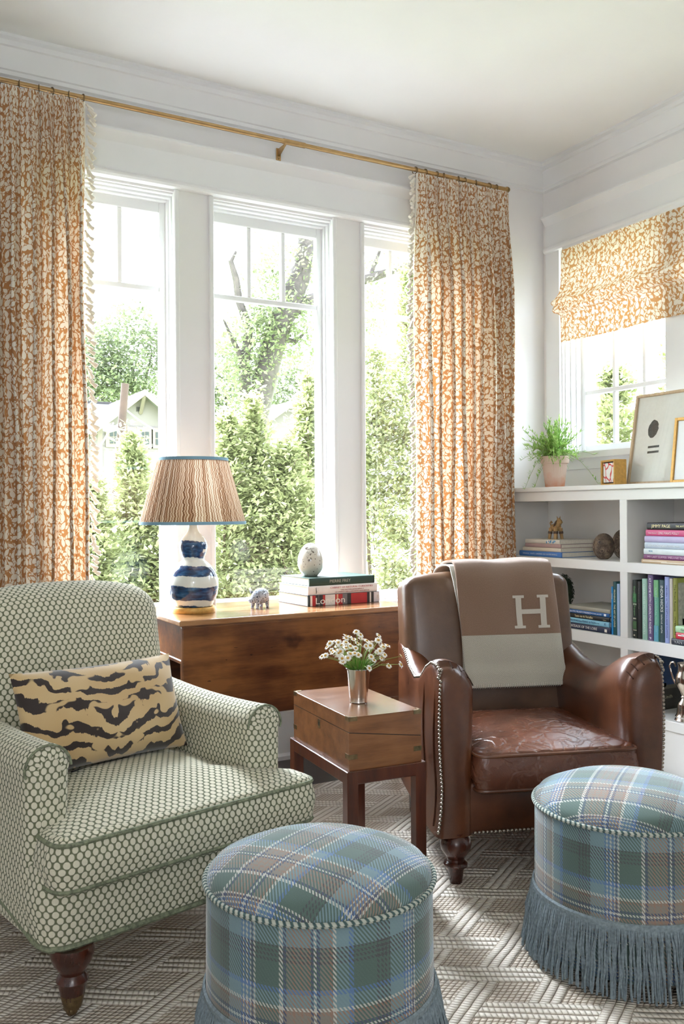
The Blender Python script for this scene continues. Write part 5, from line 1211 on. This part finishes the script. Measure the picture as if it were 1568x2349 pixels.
prof = [(.0, .0035)] + [(r, z) for r, z in prof if z > .0034]
prof[1] = (prof[1][0], .0035)
b.lathe([(r, z - .0035) for r, z in prof], 40, cap=False); b.build('shell', m_egg, EG, angle=80)
# ------------------------------------------------------------------ outside
def leaf_mat(name, a, b, c, trans=.4):
    g = NT(name); n = g.noise(g.co(), 3.2, 4, .7); n2 = g.noise(g.co(), 37, 1)
    col = g.ramp(g.M('ADD', g.M('MULTIPLY', n, .6), g.M('MULTIPLY', n2, .4)), [(.32, lin(a)), (.5, lin(b)), (.68, lin(c))])
    return g.done(g.n('MixShader', {0: trans, 1: g.bsdf(col, .55, 0, None, .35), 2: g.n('BsdfTranslucent', {0: col}).outputs[0]}).outputs[0])
m_hedge = leaf_mat('hedge_leaf', (112, 118, 78), (150, 156, 108), (190, 190, 144), .5)
m_oak = leaf_mat('oak_leaf', (88, 96, 68), (114, 122, 88), (142, 146, 114), .5)
m_far = leaf_mat('far_leaf', (90, 98, 72), (110, 118, 86), (132, 138, 108))
m_bark = plain('pale_bark', (70, 62, 58), .9, var=.25, vscale=9)
m_hbark = plain('brown_bark', (104, 88, 70), .9, var=.25, vscale=20)

def leaf_cloud(name, pts, size, seed, m, parent, droop=.35, out=None):
    """Every point becomes one folded leaf; out gives each leaf's outward direction."""
    r = np.random.default_rng(seed); n = len(pts)
    d = r.normal(size=(n, 3)); d[:, 2] *= .6
    if out is not None: d = d * .8 + out * 1.1
    d[:, 2] -= droop; d /= np.linalg.norm(d, axis=1)[:, None]
    w = np.cross(d, np.array([0, 0, 1.]) + r.normal(size=(n, 3)) * .35); w /= np.linalg.norm(w, axis=1)[:, None] + 1e-9
    s = size * r.uniform(.6, 1.25, n)[:, None]
    v = np.stack([pts - d * s * .5, pts + w * s * .26, pts + d * s * .5, pts - w * s * .26], 1).reshape(-1, 3)
    f = np.arange(4 * n).reshape(n, 4)
    return stuff(raw(name, v, f, m, parent))
def column_shrub(label, x, y, zt, r, seed, n=9000, size=.055, thin=1., group='columnar shrubs in the hedge outside'):
    """A tall clipped-looking shrub: stem, rising side branches, leaves in sprays along them."""
    o = thing('columnar_shrub', label, 'shrub', (x, y, -.5), 0, group); rn = np.random.default_rng(seed); H = zt + .5
    b = MB(); zz = np.linspace(0, H, 9); cxs = np.cumsum(rn.normal(0, .02, 9)); b.tube([(cxs[i] * .6, 0, z) for i, z in enumerate(zz)], [max(.004, .028 * (1 - z / H)) for z in zz], 6); b.build('stem', m_hbark, o)
    b = MB(); P = []; O = []
    nb = int(n / 45)
    for k in range(nb):
        t = rn.uniform(.02, 1) ** .9; z = t * H * .97; R = r * (min(1, (1 - t) * 2.6) ** .8) * rn.uniform(.45, 1.15) * (1 if t < .6 else thin); a = rn.uniform(0, 2 * PI)
        d = np.array([math.cos(a), math.sin(a), rn.uniform(.35, 1.0)]); base = np.array([0, 0, z]); tip = base + d * (R + .03)
        if k % 3 == 0: b.tube([tuple(base), tuple(tip)], [.005, .002], 4)
        m_ = int(45 * (.55 + .9 * R / r)); tt = rn.uniform(.15, 1.08, m_)[:, None]
        P.append(base + (tip - base) * tt + rn.normal(0, .035 + .02 * tt, (m_, 3))); O.append(np.tile(d, (m_, 1)))
    stuff(b.build('branches', m_hbark, o))
    leaf_cloud('foliage', np.concatenate(P), size, seed, m_hedge, o, .3, np.concatenate(O)); return o
cs = [('short leafy column shrub at the left edge of the left window', 1.56, 6.4, 1.40, .22, .06), ('slim pointed column shrub in front of the wooden street pole', 1.90, 6.6, 1.80, .17, .055), ('low column shrub just behind the lamp shade', 2.14, 6.5, 1.26, .24, .055),
      ('leafy column shrub seen right behind the lamp, left in the middle window', 2.62, 6.5, 1.93, .27, .055), ('pointed column shrub in front of the oak trunk', 2.88, 6.6, 2.12, .22, .055), ('bushy column shrub above the china pig', 3.08, 6.4, 1.72, .28, .055), ('tall column shrub at the right edge of the middle window', 3.40, 6.6, 2.36, .26, .055), ('broad column shrub filling the left of the right window', 4.02, 6.6, 2.66, .30, .055), ('very tall slim column shrub beside the right curtain', 4.32, 6.5, 3.36, .25, .055) ]
for i, (lb, x, y, zt, r, sz) in enumerate(cs): column_shrub(lb, x, y, zt, r, 40 + i, 11000, sz, 1.)
for i, (lb, x, y, zt, r) in enumerate([('wide shrub outside the left half of the side window', 7.2, 6.9, 2.75, .6), ('wide shrub outside the middle of the side window', 7.4, 6.05, 3.0, .6), ('wide shrub outside the right half of the side window', 7.3, 5.2, 2.8, .6)]):
    column_shrub(lb, x, y, zt, r, 90 + i, 9000, .085, group='shrubs outside the side window')

def tree(name, label, base, limbs, blobs, n, size, m, seed, mb=m_bark, group=None):
    o = thing(name, label, 'tree', base, 0, group); bx = Vector(base)
    b = MB(); pts, rr = limbs[0]; b.tube([tuple(Vector(p) - bx) for p in pts], rr, 10); b.build('trunk', mb, o)
    b = MB()
    for pts, rr in limbs[1:]: b.tube([tuple(Vector(p) - bx) for p in pts], rr, 8)
    if len(limbs) > 1: b.build('limbs', mb, o)
    rn = np.random.default_rng(seed); P = []; tot = sum(w for *_, w in blobs)
    for cx, cy, cz, rx, rz, w in blobs:
        k = int(n * w / tot / 14); c = rn.normal(size=(k, 3)); c /= np.linalg.norm(c, axis=1)[:, None]; c *= rn.uniform(.25, 1, (k, 1)) ** .5
        c = np.array([cx, cy, cz]) - np.array(base) + c * np.array([rx, rx, rz]); P.append((c[:, None, :] + rn.normal(0, size * 1.5, (k, 14, 3))).reshape(-1, 3))
    leaf_cloud('foliage', np.concatenate(P), size, seed, m, o, .25); return o
k = 1.5                                             # the oak stands about eighteen metres off
q = lambda x, z, y=18.: (x * k, y, 1.15 + (z - 1.15) * k)
tree('oak_tree', 'old leaning oak with pale forked trunk, seen through the middle window', (q(5.10, -.2)[0], 18, -.6),
     [([q(5.10, .0), q(5.2, 2.2), q(5.39, 2.9), q(5.56, 3.55), q(5.70, 3.95), q(6.02, 4.62), q(6.14, 5.15), q(6.06, 5.7), q(6.0, 6.6)], [.34, .30, .28, .27, .27, .24, .2, .19, .14]),
      ([q(5.70, 3.95), q(5.95, 4.18), q(6.3, 4.36), q(6.7, 4.60), q(7.19, 4.77), q(7.6, 4.93), q(8.0, 5.1)], [.2, .17, .15, .14, .12, .10, .06]),
      ([q(7.25, 4.8), q(7.36, 5.05), q(7.46, 5.3), q(7.7, 5.6)], [.06, .05, .045, .02]), ([q(5.2, 2.5), q(5.13, 2.95), q(5.12, 3.3), q(5.2, 3.8), q(5.04, 4.2), q(5.0, 4.5), q(4.92, 4.75), q(5.0, 4.9)], [.16, .14, .12, .10, .09, .08, .06, .03]),
      ([q(6.14, 5.15), q(6.3, 5.3), q(6.36, 5.6)], [.11, .09, .05]), ([q(5.56, 3.55), q(5.75, 3.7), q(5.95, 3.68), q(6.08, 3.8)], [.1, .07, .06, .03]), ([q(5.12, 3.3), q(4.95, 3.6), q(4.8, 3.9)], [.08, .05, .02])],
     [(*q(5.15, 3.65), .75, .65, 3), (*q(5.05, 3.1), .7, .5, 1.6), (*q(5.7, 4.05), .85, .5, 3), (*q(6.0, 3.6), .5, .4, .9), (*q(5.65, 4.95), .8, .7, 1.3), (*q(5.45, 4.6), .6, .5, .7), (*q(6.25, 4.7), .5, .5, .6), (*q(7.3, 4.45), .9, .4, 1.3), (*q(7.5, 5.2), .7, .5, .7), (*q(7.2, 4.1), .5, .4, .7), (*q(5.2, 2.7), .5, .5, .7), (*q(6.6, 3.5), .5, .6, .8)], 9500, .12, m_oak, 11)
far = [('pale feathery tree behind the house roof, left in the left window', 17.2, 70, 12.2, 3.2, 3.6, 5), ('pale leafy tree behind the house gable in the left window', 21.0, 72, 13.6, 3.6, 4.4, 6), ('distant pale tree left of the oak trunk', 28.8, 71, 11.5, 3.4, 4.2, 7), ('distant tree between the shrubs and the oak crown', 35.5, 72, 10.5, 3.4, 3.8, 8)]
for lb, x, y, zc, rx, rz, sd in far:
    tree('tree', lb, (x, y, -.6), [([(x, y, -.6), (x + .2, y, zc * .6), (x - .2, y, zc)], [.5, .4, .1]), ([(x, y, zc * .55), (x - 1.6, y, zc * .95)], [.2, .05]), ([(x, y, zc * .6), (x + 1.5, y, zc * 1.05)], [.2, .05])],
         [(x, y, zc, rx, rz, 3), (x - rx * .6, y, zc - 1.5, rx * .7, rz * .6, 1.5), (x + rx * .6, y, zc - 1.2, rx * .7, rz * .6, 1.5), (x, y, zc + rz * .6, rx * .6, rz * .5, 1)], 6500, .42, m_far, sd, m_bark, 'trees beyond the house')

# the house across the way, about forty-five metres off
m_siding = plain('siding', (98, 90, 88), .7, var=.02); m_roof = plain('roof_shingle', (96, 94, 95), .9, var=.06, vscale=4); m_fascia = plain('fascia_board', (104, 94, 86), .7, var=.02); m_hglass = plain('house_glass', (24, 32, 28), .5, var=.15, vscale=2)
m_soffit = plain('soffit', (48, 44, 42), .8)
HS = thing('house', 'pale sided house with a low gable and white-barred windows beyond the hedge', 'house', (13, 45, -.6))
HX = lambda x: x * 2.5 - 13
HZ = lambda z: 1.15 + (z - 1.15) * 2.5 + .6
def hpart(nm, a, c, m, par=HS):
    b = MB(); b.box(a, c); return b.build(nm, m, par, smooth=False)
pk = (HX(5.375), HZ(3.56)); el = (HX(4.50), HZ(2.86)); er = (HX(6.25), HZ(2.86))
b = MB(); b.prism([(el[0], 0), (er[0], 0), (er[0], el[1]), (pk[0], pk[1]), (el[0], el[1])], 0, 6); b.build('gable_wall', m_siding, HS, smooth=False)
for i in range(14):
    z = HZ(2.40) + i * .2
    if z < el[1] - .05: hpart('siding_board', (el[0] + .01, -.02, z), (er[0] - .01, .0, z + .17), m_siding)
hpart('side_wing', (HX(3.5), 3.0, 0), (HX(7.4), 9, HZ(2.70)), m_siding)
def slab(nm, p, r_, y0, y1, t, m):
    b = MB(); b.prism([(p[0], p[1]), (r_[0], r_[1]), (r_[0], r_[1] + t), (p[0], p[1] + t)], y0, y1); return b.build(nm, m, HS, smooth=False)
ex = (el[0] - .55, el[1] - .44); fx = (er[0] + .55, er[1] - .44)
slab('roof_slope', ex, pk, -.75, 6, .14, m_roof); slab('roof_slope', pk, fx, -.75, 6, .14, m_roof)
slab('bargeboard', (ex[0], ex[1] - .16), (pk[0], pk[1] - .16), -.80, -.74, .32, m_fascia); slab('bargeboard', (pk[0], pk[1] - .16), (fx[0], fx[1] - .16), -.80, -.74, .32, m_fascia)
b = MB(); v = [(HX(3.3), 2.6, HZ(2.72)), (HX(7.5), 2.6, HZ(2.72)), (HX(7.5), 7.5, HZ(3.55) + .35), (HX(3.3), 7.5, HZ(3.55) + .35)]; b.add(v + [(x, y, z - .14) for x, y, z in v], [(0, 1, 2, 3), (7, 6, 5, 4), (0, 4, 5, 1), (1, 5, 6, 2), (2, 6, 7, 3), (3, 7, 4, 0)]); b.build('main_roof', m_roof, HS, smooth=False)
hpart('ridge_cap', (HX(3.3), 7.4, HZ(3.55) + .33), (HX(7.5), 7.6, HZ(3.55) + .45), m_soffit)
b = MB(); b.tube([(pk[0], -.02, pk[1] - 1.0), (pk[0], -.72, pk[1] - .15)], .10, 4); b.build('gable_brace', m_fascia, HS, smooth=False)
hpart('roof_vent', (pk[0] - .22, -.03, HZ(3.2)), (pk[0] + .02, .01, HZ(3.29)), m_soffit)
def hwin(x0, x1, z0, z1):
    f = hpart('window', (x0 - .18, -.10, z0 - .16), (x1 + .18, -.02, z1 + .2), m_fascia)
    for i in range(2):
        for j in range(2):
            a, c = x0 + (x1 - x0) * i / 2 + .03, x0 + (x1 - x0) * (i + 1) / 2 - .03; d, e = z0 + (z1 - z0) * j / 2 + .03, z0 + (z1 - z0) * (j + 1) / 2 - .03
            hpart('pane', (a, -.13, d), (c, -.09, e), m_hglass, f)
for a, c in ((4.72, 4.90), (5.02, 5.20), (5.35, 5.545), (5.665, 5.85)): hwin(HX(a), HX(c), HZ(2.515), HZ(2.80))
hpart('corner_board', (el[0] - .02, -.08, 0), (el[0] + .22, .02, el[1]), m_fascia)
HS2 = thing('house', 'second pale house gable with small windows showing between the shrubs of the middle window', 'house', (21.9, 45, -.6))
b = MB(); b.prism([(-2.1, 0), (2.4, 0), (2.4, HZ(2.9)), (.1, HZ(3.48)), (-2.1, HZ(2.9))], 0, 6); b.build('gable_wall', m_siding, HS2, smooth=False)
for p_, r_ in (((-2.6, HZ(2.78)), (.1, HZ(3.52))), ((.1, HZ(3.52)), (2.9, HZ(2.78)))):
    b = MB(); b.prism([p_, r_, (r_[0], r_[1] + .2), (p_[0], p_[1] + .2)], -.7, 6); b.build('roof_slope', m_fascia, HS2, smooth=False)
for x0, x1 in ((-.05, .45), (.7, 1.15)):
    b = MB(); b.box((x0 - .12, -.1, HZ(2.52)), (x1 + .12, -.02, HZ(2.82))); f = b.build('window', m_fascia, HS2, smooth=False)
    for i in range(2):
        for j in range(2):
            b = MB(); b.box((x0 + (x1 - x0) * i / 2 + .02, -.13, HZ(2.54) + .33 * j), (x0 + (x1 - x0) * (i + 1) / 2 - .02, -.09, HZ(2.54) + .33 * j + .3)); b.build('pane', m_hglass, f, smooth=False)

kp = 30 / 13.; PZ = lambda z: 1.15 + (z - 1.15) * kp
PO = thing('street_pole', 'leaning reddish wooden street pole with a lamp on a curved arm', 'pole', (3.42 * kp, 30, -.6)); m_pole = plain('creosote_pole', (62, 44, 37), .8, var=.15, vscale=3)
px_ = lambda x: (x - 3.42) * kp
b = MB(); b.tube([(0, 0, 0), (px_(3.525), 0, PZ(1.6) + .6), (px_(3.655), 0, PZ(3.03) + .6)], [.17, .15, .135], 12); b.build('pole', m_pole, PO)
m_lampmetal = plain('lamp_metal', (130, 130, 132), .5)
b = MB(); b.tube([(px_(3.57), 0, PZ(2.28) + .6), (px_(3.53), -.1, PZ(2.36) + .6), (px_(3.47), -.2, PZ(2.385) + .6), (px_(3.42), -.3, PZ(2.37) + .6)], .05, 8); b.build('lamp_arm', m_lampmetal, PO)
b = MB(); b.lathe([(.0, .12), (.10, .11), (.17, .03), (.15, -.10), (.0, -.16)], 14, T(px_(3.375), -.35, PZ(2.355) + .6) @ Matrix.Diagonal((1.35, 1, 1, 1)), cap=False); b.build('lamp_head', m_lampmetal, PO)
for i, (lb, p0, p1) in enumerate([('pale overhead wire running right from the street pole', (3.60, 2.70), (4.6, 2.30)), ('pale overhead guy wire running down left from the street pole', (3.48, 2.45), (2.9, 1.75))]):
    o = thing('overhead_wire', lb, 'wire', (0, 0, 0)); b = MB()
    b.tube([(p0[0] * kp + (p1[0] - p0[0]) * kp * t, 30, PZ(p0[1] + (p1[1] - p0[1]) * t) - .3 * math.sin(PI * t)) for t in np.linspace(0, 1, 9)], .03, 5); b.build('strand', m_lampmetal, o)
m_lawn = leaf_mat('lawn', (150, 170, 110), (176, 192, 134), (200, 208, 160), 0.)
struct(sbox('ground', [((-60, 7.2, -.8), (110, 120, -.6)), ((9, -20, -.8), (60, 7.2, -.6))], m_lawn))
struct(sbox('path', [((-60, WY + .21, -.8), (9, 7.2, -.6)), ((WX + .26, -20, -.8), (9, WY + .21, -.6))], plain('bounce_paving', (138, 135, 130), .9, var=.05, vscale=3)))  # unseen paving, added to bounce daylight up to the ceiling

def _cut_text():
    """Turn every lettering curve into a plain mesh of its own."""
    bpy.context.view_layer.update(); dg = bpy.context.evaluated_depsgraph_get()
    for o, M, L, H, sq in TXT:
        w, h = max(o.dimensions.x, 1e-4), max(o.dimensions.y, 1e-4)
        sy = (H / h) if H else (L / w); sx = (L / w) if L else sy * sq
        me = bpy.data.meshes.new_from_object(o.evaluated_get(dg)); nm = o.name; par = o.parent; mt = o.data.materials[0]
        bpy.data.objects.remove(o); me.materials.clear(); me.materials.append(mt)
        n = bpy.data.objects.new(nm.split('.')[0], me); link(n, par); n.matrix_local = M @ Matrix.Diagonal((sx, sy, 1, 1))
_cut_text()
